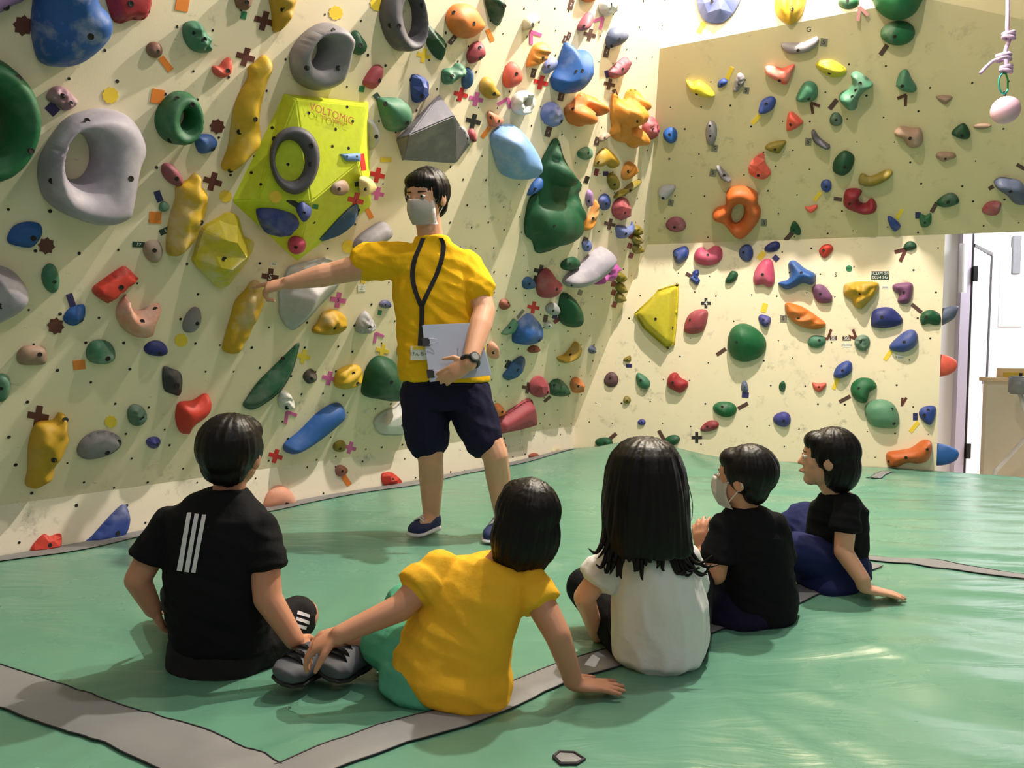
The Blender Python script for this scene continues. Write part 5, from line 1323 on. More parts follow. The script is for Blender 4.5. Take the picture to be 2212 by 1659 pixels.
def sleeve(bm, sh, el, fr, r0, r1):
    e = sh.lerp(el, fr); bm_chain(bm, [sh, sh.lerp(el, fr * .5), e - (e - sh).normalized() * r1 * .6], [r0, (r0 + r1) / 2, r1])
    # flat cuff
    d = (el - sh).normalized(); s_ = d.orthogonal().normalized(); t_ = d.cross(s_)
    bm_loft(bm, [(e - d * r1 * .8, s_ * r1, t_ * r1), (e, s_ * r1 * 1.04, t_ * r1 * 1.04)], 20, 2.0)
V = Vector
UP = V((0, 0, 1))
def shoe(bm, heel, toe, up, w, hgt):
    D = (toe - heel); L = D.length; D.normalize(); S = D.cross(up).normalized()
    bm_loft(bm, [(heel + up * hgt * .5, S * w * .34, up * hgt * .5), (heel + D * L * .22 + up * hgt * .5, S * w * .42, up * hgt * .52), (heel + D * L * .5 + up * hgt * .40, S * w * .44, up * hgt * .42),
                 (heel + D * L * .78 + up * hgt * .30, S * w * .5, up * hgt * .32), (heel + D * L * .95 + up * hgt * .24, S * w * .36, up * hgt * .24), (heel + D * L + up * hgt * .2, S * w * .15, up * hgt * .14)], seg=20)

# ---- boy in black, three white bars on his back
def boy_black():
    Y = 2.08
    base = PZ(490, 1455); base.z = 0
    pel = P(488, 1392, 2.10); ch_ = P(478, 1180, 2.05); nk = P(487, 1078, 2.06); hc = P(503, 978, 2.07)
    F = V((.22, .95, .16)); U = V((.10, -.12, 1)); h = .198
    shl, shr = P(366, 1128, 2.06), P(566, 1142, 2.03)
    ell, wrl, hal = P(297, 1252, 2.02), P(331, 1316, 2.06), P(350, 1354, 2.09)
    elr, wrr, har = P(578, 1292, 1.98), P(636, 1382, 1.97), P(662, 1404, 1.97)
    bm = bmesh.new()
    sx = (shr - shl).normalized(); fy = V((0, 1, 0))
    bm_loft(bm, [(pel + V((0, 0, -.05)), sx * .10, fy * .08), (pel + V((0, 0, .04)), sx * .115, fy * .085), (pel.lerp(ch_, .5), sx * .10, fy * .07), (ch_, sx * .115, fy * .075), (nk + V((0, 0, -.035)), sx * .09, fy * .05), (nk, sx * .042, fy * .04)])
    bm_cap(bm, nk - V((0, 0, .03)), hc - U * .05, .040, .042)
    add_head(bm, hc, F, U, h)
    bm_chain(bm, [shl, ell, wrl], [.040, .033, .023]); bm_chain(bm, [shr, elr, wrr], [.041, .036, .025])
    add_hand(bm, wrl, (hal - wrl), V((-.6, -.6, .2)), .13, 1, curl=(.5, .5, .5, .5)); add_hand(bm, wrr, (har - wrr) + V((.02, .02, -.03)), V((.3, -.4, .8)), .13, -1, curl=(.35, .35, .4, .4))
    # crossed legs
    kr, kl = P(648, 1330, 2.20), P(392, 1395, 2.36); fr_, fl = P(560, 1432, 2.10), P(500, 1430, 2.38)
    fr_.z = max(fr_.z, .04); fl.z = .04; kl.z = .10
    hr, hl = pel + sx * .06, pel - sx * .06
    bm_chain(bm, [hr, kr, fr_], [.07, .052, .032]); bm_chain(bm, [hl, kl, fl], [.07, .052, .032])
    bm_chain(bm, [fr_, fr_ + V((-.10, .03, -.012))], [.028, .022]); bm_chain(bm, [fl, fl + V((.12, 0, -.01))], [.028, .022])
    o = person(base, bm, 'skin_tan', 'seated child with short black hair in a black shirt with three white bars')
    bm = short_hair(hc, F, U, h, 1.03); me, _ = fuse('hair', bm, base, .005, 2, disp=hair_disp(hc, U, .003, 16)); link('hair', me, M['hair'], o)
    eyes_face(hc, F, U, h, base, o)
    bm = bmesh.new()
    bm_loft(bm, [(P(484, 1388, 2.10), sx * .142, fy * .12), (P(478, 1330, 2.09), sx * .143, fy * .118), (P(470, 1240, 2.06), sx * .140, fy * .105), (P(472, 1165, 2.05), sx * .142, fy * .098), (P(470, 1112, 2.05), sx * .138, fy * .088), (P(478, 1080, 2.06), sx * .098, fy * .066), (P(486, 1056, 2.06), sx * .056, fy * .054)])
    sleeve(bm, shl, ell, .66, .042, .052); sleeve(bm, shr, elr, .58, .044, .053)
    ts, tree = garment('t_shirt', bm, base, o, 'tee_black', .006, 3, wrinkle(.004))
    for q in ([(405, 1108), (414, 1108), (394, 1234), (383, 1232)], [(421, 1110), (430, 1111), (409, 1236), (399, 1235)], [(437, 1112), (446, 1112), (423, 1237), (414, 1236)]):
        decal('printed_bar', q, tree, base, M['stripe'], ts, 2, 14, .002)
    bm = bmesh.new()
    bm_loft(bm, [(P(470, 1466, 2.08), sx * .10, fy * .085), (P(472, 1430, 2.09), sx * .135, fy * .12), (P(480, 1375, 2.10), sx * .140, fy * .115)])
    bm_chain(bm, [hr + V((.01, 0, 0)), kr - (kr - hr).normalized() * .015], [.085, .062]); bm_chain(bm, [hl, kl - (kl - hl).normalized() * .02], [.085, .062])
    st, t2 = garment('shorts', bm, base, o, 'short_black', .006, 3, wrinkle(.003, 14, 20, 3))
    for q in ([(643, 1319), (669, 1328), (668, 1335), (641, 1327)], [(640, 1333), (668, 1342), (667, 1349), (639, 1340)], [(640, 1348), (662, 1353), (660, 1360), (639, 1355)]):
        decal('printed_bar', q, t2, base, M['stripe'], st, 6, 2, .002)
    for q in ([(443, 1402), (456, 1389), (465, 1391), (450, 1409)], [(597, 1452), (612, 1450), (614, 1456), (598, 1460)]):
        decal('yellow_print', q, t2, base, TM['yellow'], st, 3, 3, .002)
    return o

# ---- child in a yellow shirt leaning on one hand
def child_yellow():
    base = PZ(955, 1500); base.z = 0
    pel = P(960, 1425, 1.96); hc = P(1133, 1118, 1.98)
    F = V((-.25, .95, .12)); U = V((.18, -.10, 1)); h = .192
    shl, shr = P(952, 1225, 1.97), P(1146, 1262, 1.93); nk = P(1082, 1208, 1.97)
    sx = (shr - shl).normalized(); fy = V((.1, 1, 0)).normalized(); up = (nk - pel).normalized()
    ell, wrl = P(866, 1312, 1.90), P(732, 1372, 1.83)
    elr = P(1205, 1372, 1.86); wrr = PZ(1236, 1508); wrr.z = .045
    bm = bmesh.new()
    mid = pel.lerp(nk, .5)
    bm_loft(bm, [(pel - up * .05, sx * .11, fy * .09), (pel + up * .04, sx * .115, fy * .09), (mid, sx * .10, fy * .075), (pel.lerp(nk, .82), sx * .10, fy * .07), (nk, sx * .042, fy * .04)])
    bm_cap(bm, nk - up * .03, hc - U * .05, .038, .04); add_head(bm, hc, F, U, h)
    bm_chain(bm, [shl, ell, wrl], [.040, .034, .023]); bm_chain(bm, [shr, elr, wrr + V((-.005, 0, .02)), wrr], [.040, .032, .025, .024])
    add_hand(bm, wrl, V((-.11, .01, -.055)), V((-.25, -.25, .9)), .135, -1, curl=(.45, .5, .5, .5), spread=.06, tcurl=.6)
    add_hand(bm, wrr + V((0, 0, -.012)), V((.15, .035, -.018)), V((0, -.05, 1)), .14, -1, curl=(.06, .06, .06, .06), spread=.16, tcurl=.15)
    # folded legs lying to the side
    hl, hr = pel - sx * .06, pel + sx * .06
    kl = P(835, 1420, 2.02); kl.z = .10; al = P(704, 1426, 1.97); al.z = .095
    kr = P(880, 1392, 2.22); kr.z = .10; ar = P(762, 1462, 1.98); ar.z = .055
    bm_chain(bm, [hl, kl, al], [.075, .050, .031]); bm_chain(bm, [hr, kr, ar], [.075, .052, .032])
    bm_chain(bm, [al, P(640, 1455, 1.93)], [.030, .026]); bm_chain(bm, [ar, ar + V((-.05, -.03, -.02))], [.028, .026])
    o = person(base, bm, 'skin_tan', 'seated child in a yellow shirt and mint shorts leaning on one hand')
    bm = short_hair(hc, F, U, h, 1.04)
    Fh, Uh, Sh = frame(F, U)
    bm_ell(bm, hc - Uh * .035 - Fh * .035, .088, .075, .095, Sh, Fh, Uh); bm_ell(bm, hc - Uh * .085 - Fh * .03, .075, .052, .06, Sh, Fh, Uh)
    me, _ = fuse('hair', bm, base, .005, 2, disp=hair_disp(hc, U, .004, 18, 3)); link('hair', me, M['hair'], o)
    eyes_face(hc, F, U, h, base, o)
    bm = bmesh.new()
    bm_loft(bm, [(P(1000, 1512, 1.90), sx * .085, fy * .075), (P(990, 1492, 1.91), sx * .128, fy * .115), (P(978, 1450, 1.93), sx * .150, fy * .128), (P(975, 1410, 1.95), sx * .150, fy * .122), (P(1000, 1350, 1.95), sx * .132, fy * .105), (P(1035, 1275, 1.96), sx * .122, fy * .095), (P(1060, 1228, 1.97), sx * .108, fy * .08), (P(1078, 1206, 1.97), sx * .062, fy * .058)])
    sleeve(bm, shl, ell, .62, .044, .056); sleeve(bm, shr, elr, .42, .044, .05)
    garment('t_shirt', bm, base, o, 'tee_yellow2', .006, 3, wrinkle(.0055, 8, 20, 5))
    bm = bmesh.new()
    bm_loft(bm, [(P(930, 1512, 1.92), sx * .09, fy * .08), (P(925, 1485, 1.93), sx * .125, fy * .11), (P(935, 1430, 1.95), sx * .130, fy * .11)])
    bm_chain(bm, [hl - V((0, 0, .005)), kl + V((.0, -.03, -.01))], [.092, .066]); bm_chain(bm, [hr, kr], [.09, .07])
    garment('shorts', bm, base, o, 'mint', .006, 3, wrinkle(.004, 10, 14, 8))
    for (an, toe, hl_) in ((al, P(606, 1472, 1.86), P(688, 1440, 2.02)), (ar, P(706, 1478, 1.89), P(770, 1452, 2.03))):
        upv = V((.05, -.35, .9)).normalized()
        toe.z = .035; hl_.z = .012
        bm = bmesh.new(); shoe(bm, hl_ + V((.015, 0, 0)), toe, upv, .092, .085)
        s, _ = garment('climbing_shoe', bm, base, o, 'shoe_grey', .0045, 2)
        D = (toe - hl_).normalized(); S = D.cross(upv).normalized()
        for k_ in (.32, .50, .64):
            c_ = hl_ + (toe - hl_) * k_ + upv * .022; w2 = .047 - .008 * abs(k_ - .4); vs, fs = [], []
            for a in range(13):
                t = math.pi * a / 12; q0 = c_ + S * math.cos(t) * w2 + upv * (math.sin(t) * (.078 - .052 * k_)) - base
                for e_ in (-.010, .010): vs.append(q0 + D * e_)
            fs = [(2 * a, 2 * a + 1, 2 * a + 3, 2 * a + 2) for a in range(12)]
            bm = bmesh.new(); bv = [bm.verts.new(v) for v in vs]
            for f in fs: bm.faces.new([bv[i] for i in f])
            bmesh.ops.solidify(bm, geom=bm.faces[:], thickness=.004)
            link('strap', bm_mesh('strap', bm), M['shoe_black'], s, smooth=True)
        bm = bmesh.new(); shoe(bm, hl_ + V((.018, 0, 0)) - upv * .006, toe + D * .006 - upv * .006, upv, .096, .03)
        me, _ = fuse('sole', bm, base, .0045, 2); link('sole', me, M['shoe_black'], s)
    return o

# ---- girl in white with long black hair
def girl_white():
    base = PZ(1425, 1430); base.z = 0
    pel = P(1422, 1385, 2.17); nk = P(1405, 1170, 2.13); hc = P(1396, 1050, 2.14)
    F = V((-.12, .97, .12)); U = V((.0, -.06, 1)); h = .20
    shl, shr = P(1330, 1200, 2.14), P(1478, 1205, 2.13)
    sx = V((1, -.05, 0)).normalized(); fy = V((.05, 1, 0)).normalized()
    bm = bmesh.new()
    bm_loft(bm, [(pel + V((0, 0, -.06)), sx * .10, fy * .08), (pel + V((0, 0, .03)), sx * .11, fy * .085), (pel.lerp(nk, .5), sx * .09, fy * .07), (pel.lerp(nk, .85), sx * .095, fy * .065), (nk, sx * .04, fy * .04)])
    bm_cap(bm, nk - UP * .02, hc - U * .05, .037, .04); add_head(bm, hc, F, U, h)
    ell, wrl = P(1262, 1290, 2.13), P(1290, 1372, 2.26)
    elr, wrr = P(1500, 1300, 2.25), P(1450, 1330, 2.42)
    bm_chain(bm, [shl, ell, wrl], [.036, .030, .021]); bm_chain(bm, [shr, elr, wrr], [.036, .030, .021])
    add_hand(bm, wrl, V((.03, .08, -.03)), V((-.7, -.2, .5)), .125, 1); add_hand(bm, wrr, V((-.08, .05, -.03)), V((.3, -.2, .9)), .125, -1)
    kl, kr = P(1265, 1372, 2.36), P(1500, 1350, 2.46); kl.z = kr.z = .12
    al, ar = V((kl.x + .22, kl.y + .08, .04)), V((kr.x - .20, kr.y + .06, .04))
    hl, hr = pel - sx * .055, pel + sx * .055
    bm_chain(bm, [hl, kl, al], [.07, .05, .03]); bm_chain(bm, [hr, kr, ar], [.07, .05, .03])
    for a_, s_ in ((al, 1), (ar, -1)): bm_chain(bm, [a_, a_ + V((s_ * .07, .06, -.01))], [.027, .022])
    o = person(base, bm, 'skin', 'seated child with long black hair in a loose white top')
    eyes_face(hc, F, U, h, base, o)
    bm = bmesh.new()
    bm_loft(bm, [(P(1420, 1438, 2.12), sx * .085, fy * .07), (P(1422, 1415, 2.13), sx * .120, fy * .105), (P(1425, 1370, 2.15), sx * .130, fy * .12), (P(1425, 1300, 2.15), sx * .128, fy * .118), (P(1418, 1240, 2.14), sx * .112, fy * .10), (P(1408, 1198, 2.13), sx * .092, fy * .078), (P(1404, 1175, 2.13), sx * .055, fy * .055)], e=2.1)
    sleeve(bm, shl, ell, .62, .040, .052); sleeve(bm, shr, elr, .62, .042, .052)
    garment('loose_top', bm, base, o, 'white_cotton', .006, 3, wrinkle(.0055, 16, 6, 2))
    bm = bmesh.new()
    bm_chain(bm, [hl, kl], [.085, .062]); bm_chain(bm, [hr, kr], [.085, .062]); bm_chain(bm, [kl, al], [.062, .042]); bm_chain(bm, [kr, ar], [.062, .042])
    bm_loft(bm, [(pel + V((0, 0, -.075)), sx * .09, fy * .08), (pel + V((0, 0, -.03)), sx * .115, fy * .10), (pel + V((0, 0, .05)), sx * .11, fy * .09)])
    garment('leggings', bm, base, o, 'tee_black', .006, 3)
    # long hair
    bm = short_hair(hc, F, U, h, 1.02)
    b_ = V((0, -1, 0))
    bm_loft(bm, [(P(1394, 944, 2.13), sx * .02, fy * .02), (P(1394, 949, 2.128), sx * .046, fy * .05), (P(1394, 960, 2.125), sx * .070, fy * .074), (P(1394, 980, 2.12), sx * .090, fy * .094), (P(1394, 1012, 2.12), sx * .106, fy * .106), (P(1394, 1060, 2.115), sx * .114, fy * .11), (P(1394, 1110, 2.105), sx * .118, fy * .10), (P(1398, 1155, 2.085), sx * .118, fy * .08), (P(1404, 1185, 2.065), sx * .112, fy * .055), (P(1406, 1205, 2.045), sx * .10, fy * .03)], e=2.1)
    me, _ = fuse('hair', bm, base, .005, 12, disp=hair_disp(hc, U, .0045, 20, 6)); hr_o = link('hair', me, M['hair'], o)
    rng = random.Random(4)
    for i in range(44):
        t = i / 43; x0 = 1304 + t * 186; s_ = (t - .45) * 2
        y0 = 1120 + rng.uniform(0, 55); yd = 2.03 + .05 * abs(s_) ** 2
        flip = max(0, s_ - .45) * 85 if s_ > 0 else min(0, s_ + .45) * 62
        pts = [P(x0 - s_ * 6, y0, yd + .015), P(x0 + s_ * 3, y0 + 40, yd), P(x0 + s_ * 4 + flip * .5, y0 + 66 + rng.uniform(-6, 8), yd - .01), P(x0 + s_ * 5 + flip + rng.uniform(-5, 5), y0 + 70 + rng.uniform(-14, 16) - abs(flip) * .35, yd - .012)]
        pp = smooth_pts(pts, 5); rr = [.0095 * (1 - (k / (len(pp) - 1)) ** 1.6 * .93) for k in range(len(pp))]
        link('lock', tube_mesh([p - base for p in pp], .007, 7, rr), M['hair'], hr_o, smooth=True)
    pp = smooth_pts([P(1470, 985, 2.1), P(1488, 1050, 2.1), P(1496, 1090, 2.09), P(1494, 1125, 2.08)], 6)
    link('stray_lock', tube_mesh([p - base for p in pp], .0011, 5), M['hair'], hr_o)
    return o

# ---- child in black, turned to the left, hand raised to the face
def child_black():
    base = PZ(1625, 1340); base.z = 0
    pel = P(1630, 1290, 2.52); nk = P(1612, 1098, 2.48); hc = P(1606, 1032, 2.47)
    F = V((-.86, .48, .06)); U = V((.02, -.02, 1)); h = .196
    sx = V((.86, -.25, 0)).normalized(); fy = V((.25, .86, 0)).normalized()
    shl, shr = P(1562, 1138, 2.46), P(1674, 1136, 2.46)
    ell, wrl = P(1545, 1240, 2.44), P(1518, 1192, 2.58)
    elr, wrr = P(1690, 1235, 2.55), P(1640, 1240, 2.75)
    bm = bmesh.new()
    bm_loft(bm, [(pel + V((0, 0, -.06)), sx * .10, fy * .085), (pel + V((0, 0, .04)), sx * .105, fy * .085), (pel.lerp(nk, .5), sx * .09, fy * .075), (pel.lerp(nk, .85), sx * .095, fy * .07), (nk, sx * .042, fy * .042)])
    bm_cap(bm, nk - UP * .03, hc - U * .05, .040, .042); add_head(bm, hc, F, U, h)
    bm_chain(bm, [shl, ell, wrl], [.038, .034, .023]); bm_chain(bm, [shr, elr, wrr], [.038, .032, .022])
    add_hand(bm, wrl, P(1512, 1150, 2.60) - wrl, V((-.5, -.7, .1)), .13, 1, curl=(.3, .35, .35, .4)); add_hand(bm, wrr, V((-.08, .06, -.02)), V((0, 0, 1)), .13, -1)
    kl, kr = P(1535, 1250, 2.74), P(1645, 1235, 2.82); al, ar = V((kl.x + .18, kl.y + .05, .04)), V((kr.x - .2, kr.y + .05, .04)); kl.z = kr.z = .12
    hl, hr = pel - sx * .05, pel + sx * .05
    bm_chain(bm, [hl, kl, al], [.07, .05, .03]); bm_chain(bm, [hr, kr, ar], [.07, .05, .03])
    for a_, s_ in ((al, 1), (ar, -1)): bm_chain(bm, [a_, a_ + V((s_ * .07, .06, -.01))], [.027, .022])
    o = person(base, bm, 'skin_tan', 'seated child in a plain black shirt wearing a white face mask')
    bm = short_hair(hc, F, U, h, 1.03); me, _ = fuse('hair', bm, base, .005, 2, disp=hair_disp(hc, U, .003, 16, 9)); link('hair', me, M['hair'], o)
    eyes_face(hc, F, U, h, base, o, False); face_mask(hc, F, U, h, base, o)
    bm = bmesh.new()
    bm_loft(bm, [(P(1638, 1343, 2.47), sx * .090, fy * .08), (P(1640, 1325, 2.48), sx * .112, fy * .105), (P(1638, 1280, 2.50), sx * .118, fy * .11), (P(1632, 1210, 2.50), sx * .112, fy * .102), (P(1624, 1150, 2.49), sx * .105, fy * .09), (P(1618, 1112, 2.48), sx * .085, fy * .07), (P(1612, 1094, 2.48), sx * .052, fy * .052)])
    sleeve(bm, shl, ell, .72, .042, .052); sleeve(bm, shr, elr, .7, .042, .05)
    garment('t_shirt', bm, base, o, 'tee_black', .006, 3, wrinkle(.004, 9, 22, 7))
    bm = bmesh.new()
    bm_loft(bm, [(P(1600, 1348, 2.47), sx * .10, fy * .09), (P(1605, 1325, 2.49), sx * .125, fy * .115), (pel + V((0, 0, .04)), sx * .12, fy * .105)])
    bm_chain(bm, [hl, kl], [.088, .065]); bm_chain(bm, [hr, kr], [.088, .065])
    garment('shorts', bm, base, o, 'navy', .006, 3, wrinkle(.004, 12, 18, 1))
    return o

# ---- child at the right, leaning back on one arm
def child_lean():
    base = PZ(1790, 1275); base.z = 0
    pel = P(1800, 1222, 2.86); nk = P(1812, 1062, 2.80); hc = P(1786, 990, 2.80)
    F = V((-.92, .30, .04)); U = V((.10, -.03, 1)); h = .205
    sx = V((.45, -.86, 0)).normalized(); fy = V((.86, .45, 0)).normalized()
    shr, shl = P(1830, 1092, 2.74), P(1812, 1090, 2.95)
    elr = P(1822, 1192, 2.70); wrr = PZ(1864, 1296); wrr.z = .05
    ell, wrl = P(1795, 1170, 3.0), P(1750, 1190, 2.95)
    bm = bmesh.new()
    bm_loft(bm, [(pel + V((0, 0, -.06)), sx * .10, fy * .085), (pel + V((0, 0, .04)), sx * .105, fy * .08), (pel.lerp(nk, .5), sx * .075, fy * .05), (pel.lerp(nk, .85), sx * .075, fy * .045), (nk, sx * .042, fy * .04)])
    bm_cap(bm, nk - UP * .03, hc - U * .05, .040, .042); add_head(bm, hc, F, U, h)
    bm_chain(bm, [shr, elr, wrr + V((-.004, 0, .02)), wrr], [.038, .032, .026, .024]); bm_chain(bm, [shl, ell, wrl], [.038, .032, .022])
    add_hand(bm, wrr + V((0, 0, -.012)), V((.14, .0, -.022)), V((0, 0, 1)), .15, -1, curl=(.06, .06, .06, .06), spread=.12, tcurl=.1); add_hand(bm, wrl, V((-.08, 0, -.05)), V((0, 0, 1)), .13, 1)
    kn1, kn2 = P(1722, 1190, 2.80), P(1735, 1165, 3.05); kn1.z = .12; kn2.z = .18
    hr, hl = pel + sx * .05, pel - sx * .05
    an1 = V((kn1.x + .18, kn1.y + .10, .05)); an2 = V((kn2.x - .18, kn2.y - .02, .04))
    bm_chain(bm, [hr, kn1, an1], [.07, .052, .032]); bm_chain(bm, [hl, kn2, an2], [.07, .052, .032])
    for a_, s_ in ((an1, 1), (an2, -1)): bm_chain(bm, [a_, a_ + V((s_ * .09, .02, -.015))], [.027, .022])
    o = person(base, bm, 'skin', 'seated child in dark shirt and navy trousers leaning back on one arm')
    bm = short_hair(hc, F, U, h, 1.04); Fh, Uh, Sh = frame(F, U)
    bm_ell(bm, hc - Uh * .03 - Fh * .045, .084, .072, .09, Sh, Fh, Uh)
    me, _ = fuse('hair', bm, base, .005, 2, disp=hair_disp(hc, U, .0035, 16, 11)); link('hair', me, M['hair'], o)
    eyes_face(hc, F, U, h, base, o)
    bm = bmesh.new()
    bm_loft(bm, [(P(1800, 1238, 2.86), sx * .12, fy * .095), (P(1804, 1200, 2.86), sx * .118, fy * .092), (P(1808, 1140, 2.84), sx * .11, fy * .082), (P(1812, 1098, 2.82), sx * .105, fy * .078), (P(1812, 1066, 2.80), sx * .054, fy * .052)])
    sleeve(bm, shr, elr, .55, .044, .05); sleeve(bm, shl, ell, .6, .042, .048)
    garment('t_shirt', bm, base, o, 'tee_black', .006, 3, wrinkle(.004, 9, 22, 4))
    bm = bmesh.new()
    bm_loft(bm, [(P(1790, 1272, 2.80), sx * .095, fy * .09), (P(1792, 1255, 2.82), sx * .12, fy * .11), (pel + V((0, 0, .03)), sx * .12, fy * .10)])
    bm_chain(bm, [hr, kn1, an1], [.09, .07, .055]); bm_chain(bm, [hl, kn2, an2], [.09, .07, .055])
    garment('trousers', bm, base, o, 'denim', .006, 3, wrinkle(.005, 12, 18, 6))
    return o

# ---- standing instructor
def instructor():
    Y = 3.5
    base = PZ(985, 1150); base.z = 0
    pel = P(962, 838, Y); nk = P(934, 520, 3.47); hc = P(920, 427, 3.43)
    F = V((-.42, -.88, -.16)); U = V((-.03, -.14, 1)); h = .232
    shr, shl = P(853, 560, 3.45), P(1018, 578, 3.52)
    sx = V((1, .12, 0)).normalized(); fy = V((-.12, 1, 0)).normalized()
    yw = Vector(hit(548, 624)[0]).y
    elr, wrr = P(722, 590, 3.48), P(622, 611, yw - .13)
    ell, wrl = P(1046, 672, 3.42), P(1014, 786, 3.24)
    bm = bmesh.new()
    bm_loft(bm, [(pel + V((0, 0, -.06)), sx * .15, fy * .10), (pel + V((0, 0, .05)), sx * .155, fy * .10), (P(950, 730, Y), sx * .145, fy * .09), (P(942, 620, Y), sx * .165, fy * .10), (P(938, 555, 3.48), sx * .14, fy * .075), (nk, sx * .056, fy * .055)])
    bm_cap(bm, nk - UP * .03, hc - U * .06, .056, .055); add_head(bm, hc, F, U, h)
    bm_chain(bm, [shr, shr.lerp(elr, .5), elr, elr.lerp(wrr, .3), wrr], [.058, .058, .050, .050, .029]); bm_chain(bm, [shl, shl.lerp(ell, .5), ell, ell.lerp(wrl, .3), wrl], [.056, .054, .048, .050, .031])
    # pointing hand: straight index finger, others curled
    add_hand(bm, wrr, P(545, 627, yw - .105) - wrr, V((-.12, -.55, .8)), .195, 1, curl=(.05, .85, .95, 1.0), spread=.05, tcurl=.9)
    add_hand(bm, wrl, P(952, 818, 3.25) - wrl, V((.1, -.95, .3)), .165, 1, curl=(.2, .22, .25, .28), spread=.05, tcurl=.2)
    hr, hl = P(918, 850, Y), P(1008, 850, Y)
    kr, kl = P(930, 990, 3.48), P(1070, 985, 3.44)
    ar, al = P(932, 1122, 3.52), P(1086, 1112, 3.52)
    ar.z, al.z = .085, .085
    bm_chain(bm, [hr, kr], [.085, .058]); bm_chain(bm, [kr, kr.lerp(ar, .35) + V((0, .02, 0)), ar], [.056, .056, .038])
    bm_chain(bm, [hl, kl], [.085, .058]); bm_chain(bm, [kl, kl.lerp(al, .35) + V((0, .02, 0)), al], [.056, .056, .038])
    fr_, fl = PZ(896, 1160), PZ(1090, 1185); 
    bm_chain(bm, [ar, V((fr_.x + .03, fr_.y, .035))], [.036, .028]); bm_chain(bm, [al, V((al.x - .02, al.y - .14, .035))], [.036, .028])
    o = person(base, bm, 'skin', 'standing instructor in yellow shirt and navy shorts pointing at a hold', .005)
    bm = short_hair(hc, F, U, h, 1.0); me, _ = fuse('hair', bm, base, .005, 2, disp=hair_disp(hc, U, .004, 16, 13)); link('hair', me, M['hair'], o)
    eyes_face(hc, F, U, h, base, o, False); face_mask(hc, F, U, h, base, o)
    bm = bmesh.new()
    bm_loft(bm, [(P(962, 822, Y), sx * .196, fy * .128), (P(958, 790, Y), sx * .196, fy * .128), (P(950, 720, Y), sx * .185, fy * .118), (P(945, 640, Y), sx * .192, fy * .122), (P(940, 580, 3.49), sx * .182, fy * .105), (P(938, 545, 3.48), sx * .142, fy * .085), (P(935, 526, 3.47), sx * .082, fy * .074), (P(934, 512, 3.465), sx * .068, fy * .066)])
    bm_chain(bm, [shr + V((.03, 0, 0)), P(795, 566, 3.48)], [.078, .083]); bm_chain(bm, [shl - V((.03, 0, 0)), P(1033, 622, 3.46)], [.078, .074])
    ts, tree = garment('t_shirt', bm, base, o, 'tee_yellow', .007, 3, wrinkle(.006, 7, 15, 2))
    bm = bmesh.new()
    bm_loft(bm, [(pel + V((0, 0, -.09)), sx * .17, fy * .115), (pel + V((0, 0, -.02)), sx * .186, fy * .125), (pel + V((0, 0, .07)), sx * .182, fy * .12)])
    bm_chain(bm, [hr, P(922, 945, 3.49)], [.108, .098]); bm_chain(bm, [hl, P(1042, 945, 3.46)], [.108, .088])
    garment('shorts', bm, base, o, 'navy', .007, 3, wrinkle(.006, 8, 14, 9))
    # belt
    # shoes with laces
    for (an, toe) in ((ar, V((fr_.x - .01, fr_.y - .02, .02))), (al, V((al.x - .05, al.y - .20, .02)))):
        heel = V((an.x + (an.x - toe.x) * .25, an.y + (an.y - toe.y) * .25, .012)); toe2 = V((toe.x, toe.y, .012))
        bm = bmesh.new(); shoe(bm, heel, toe2, UP, .10, .085)
        s, _ = garment('shoe', bm, base, o, 'shoe_navy', .005, 2)
        bm = bmesh.new(); shoe(bm, heel - UP * .006, toe2 - UP * .006 + (toe2 - heel).normalized() * .01, UP, .11, .035); me, _ = fuse('sole', bm, base, .005, 2); link('sole', me, M['stripe'], s)
        D = (toe2 - heel).normalized(); S = D.cross(UP)
        for k_ in (.42, .52, .62, .70):
            c_ = heel + (toe2 - heel) * k_ + UP * (.082 - .045 * (k_ - .35))
            link('lace', tube_mesh([c_ - S * .03 - UP * .012 - base, c_ + UP * .004 - base, c_ + S * .03 - UP * .012 - base], .004, 6), M['stripe'], s, smooth=True)
    # lanyard and name card dropped onto the shirt front
    def onshirt(x, y, off=.006):
        l, n_, _, _ = tree.ray_cast(CAM, ray(x, y))
        return (l - ray(x, y) * off) if l else P(x, y, 3.37)
    for l_ in ([(914, 514), (908, 530), (896, 560), (891, 590), (894, 617), (903, 645), (910, 662)], [(952, 514), (958, 530), (954, 560), (944, 590), (930, 620), (918, 645), (911, 662)], [(911, 660), (911, 690), (909, 720), (907, 752)]):
        pts = smooth_pts([onshirt(x, y) for x, y in l_], 6); vs, fs = [], []
        for p in pts: vs += [p - CR * .010 - base, p + CR * .010 - base, p + CR * .010 + V((0, .003, 0)) - base, p - CR * .010 + V((0, .003, 0)) - base]
        for i in range(len(pts) - 1):
            for k in range(4): a_ = i * 4 + k; b2 = i * 4 + (k + 1) % 4; fs.append((a_, b2, b2 + 4, a_ + 4))
        link('lanyard', mesh_from('lanyard', vs, fs), M['blk_metal'], o)
    bc_ = onshirt(907, 763, .014)
    bm = bmesh.new(); bmesh.ops.create_cube(bm, size=1)
    for v in bm.verts: v.co = bc_ + CR * (v.co.x * .078) + UP * (v.co.z * .060) + V((0, 1, 0)) * (v.co.y * .004) - base
    nt_ = link('name_card', bm_mesh('name_card', bm), M['paper'], o)
    bm = bmesh.new(); bmesh.ops.create_cube(bm, size=1)
    for v in bm.verts: v.co = bc_ + CR * (v.co.x * .06) + UP * (.022 + v.co.z * .014) + V((0, -.003, 0)) + V((0, 1, 0)) * (v.co.y * .002) - base
    link('card_band', bm_mesh('card_band', bm), TM['yellow'], nt_)
    tx = link('lettering', text_mesh('げんちゃ', .020), M['ink'], nt_)
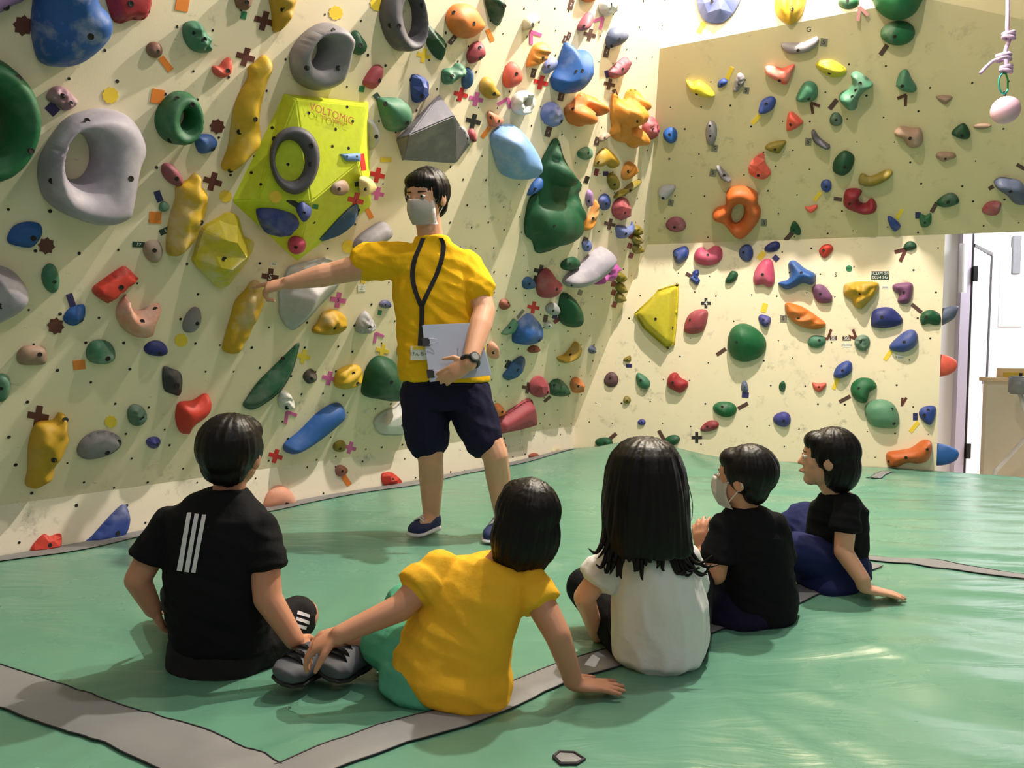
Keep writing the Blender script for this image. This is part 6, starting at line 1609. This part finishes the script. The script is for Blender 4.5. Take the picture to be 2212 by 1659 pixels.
    mw = Matrix((CR, UP, -V((0, 1, 0)))).transposed().to_4x4(); mw.translation = bc_ + V((0, -.0035, -.004)) - base; tx.matrix_local = mw
    # wristwatch
    d = (wrl - ell).normalized(); wc = wrl - d * .012; s = d.orthogonal().normalized(); t = d.cross(s)
    pts = [wc + (s * math.cos(a) + t * math.sin(a)) * .034 - base for a in [2 * math.pi * k / 20 for k in range(21)]]
    wt = link('wristwatch', tube_mesh(pts, .010, 8), M['blk_metal'], o, smooth=True)
    fc = V((.35, -.9, .1)); fc = (fc - d * fc.dot(d)).normalized()
    bm = bmesh.new(); bmesh.ops.create_cone(bm, cap_ends=True, segments=24, radius1=.023, radius2=.021, depth=.014)
    rot = fc.to_track_quat('Z', 'Y').to_matrix()
    for v in bm.verts: v.co = rot @ v.co + wc + fc * .042 - base
    cs = link('watch_case', bm_mesh('watch_case', bm), M['shoe_black'], wt)
    bm = bmesh.new(); bmesh.ops.create_circle(bm, cap_ends=True, segments=20, radius=.015)
    for v in bm.verts: v.co = rot @ v.co + wc + fc * .0497 - base
    link('watch_dial', bm_mesh('watch_dial', bm), M['grey_plastic'], wt)
    return o
def folder():
    q = [P(912, 703, 3.335), P(1030, 698, 3.34), P(1060, 811, 3.31), P(929, 825, 3.30)]
    base = q[3].copy()
    root = tag(empty('folder', base), 'pale blue plastic folder of papers held by the standing instructor', 'folder')
    def plate(name, c4, th, mat, parent, off):
        n = (c4[1] - c4[0]).cross(c4[3] - c4[0]).normalized()
        if n.y > 0: n = -n
        bm = bmesh.new(); f = [bm.verts.new(p + n * off - base) for p in c4]; b_ = [bm.verts.new(p + n * (off - th) - base) for p in c4]
        bm.faces.new(f); bm.faces.new(b_[::-1])
        for i in range(4): bm.faces.new((f[i], b_[i], b_[(i + 1) % 4], f[(i + 1) % 4]))
        return link(name, bm_mesh(name, bm), mat, parent), n
    cov, n = plate('cover', q, .004, M['folder'], root, .002)
    def inn(u, v): return q[0].lerp(q[1], u).lerp(q[3].lerp(q[2], u), v)
    plate('sheet', [inn(.06, .03), inn(.97, .02), inn(.97, .97), inn(.08, .95)], .006, M['paper'], root, -.003)
    plate('back_cover', [p + V((.004, 0, .004)) for p in q], .003, M['folder'], root, -.010)
    for v in (.30, .86):
        c = inn(.03, v); ex = (q[1] - q[0]).normalized(); ey = (q[0] - q[3]).normalized()
        bm = bmesh.new(); bmesh.ops.create_cube(bm, size=1)
        for w_ in bm.verts:
            sh = .35 if w_.co.x > 0 and abs(w_.co.y) > .1 else 1
            w_.co = c + ex * (w_.co.x * .030) + ey * (w_.co.z * .034) + n * (w_.co.y * .022 * sh) - base
        cl = link('binder_clip', bm_mesh('binder_clip', bm), M['blk_metal'], root)
        h0 = c + ex * .012 + n * .012
        link('clip_handle', tube_mesh([h0 + ey * .012 - base, h0 + ex * .035 + ey * .008 + n * .006 - base, h0 + ex * .038 - ey * .006 + n * .006 - base, h0 - ey * .012 - base], .0014, 6), M['frame_lav'], cl)
    tx = link('lettering', text_mesh('oooooooo', .008), M['ink'], root)
    ex = (q[1] - q[0]).normalized(); ey = n.cross(ex).normalized()
    mw = Matrix((ey * -1, ex, n)).transposed().to_4x4() ; mw.translation = inn(.55, .52) + n * .0035 - base; tx.matrix_local = mw
    return root
boy_black(); child_yellow(); girl_white(); child_black(); child_lean(); instructor(); folder()
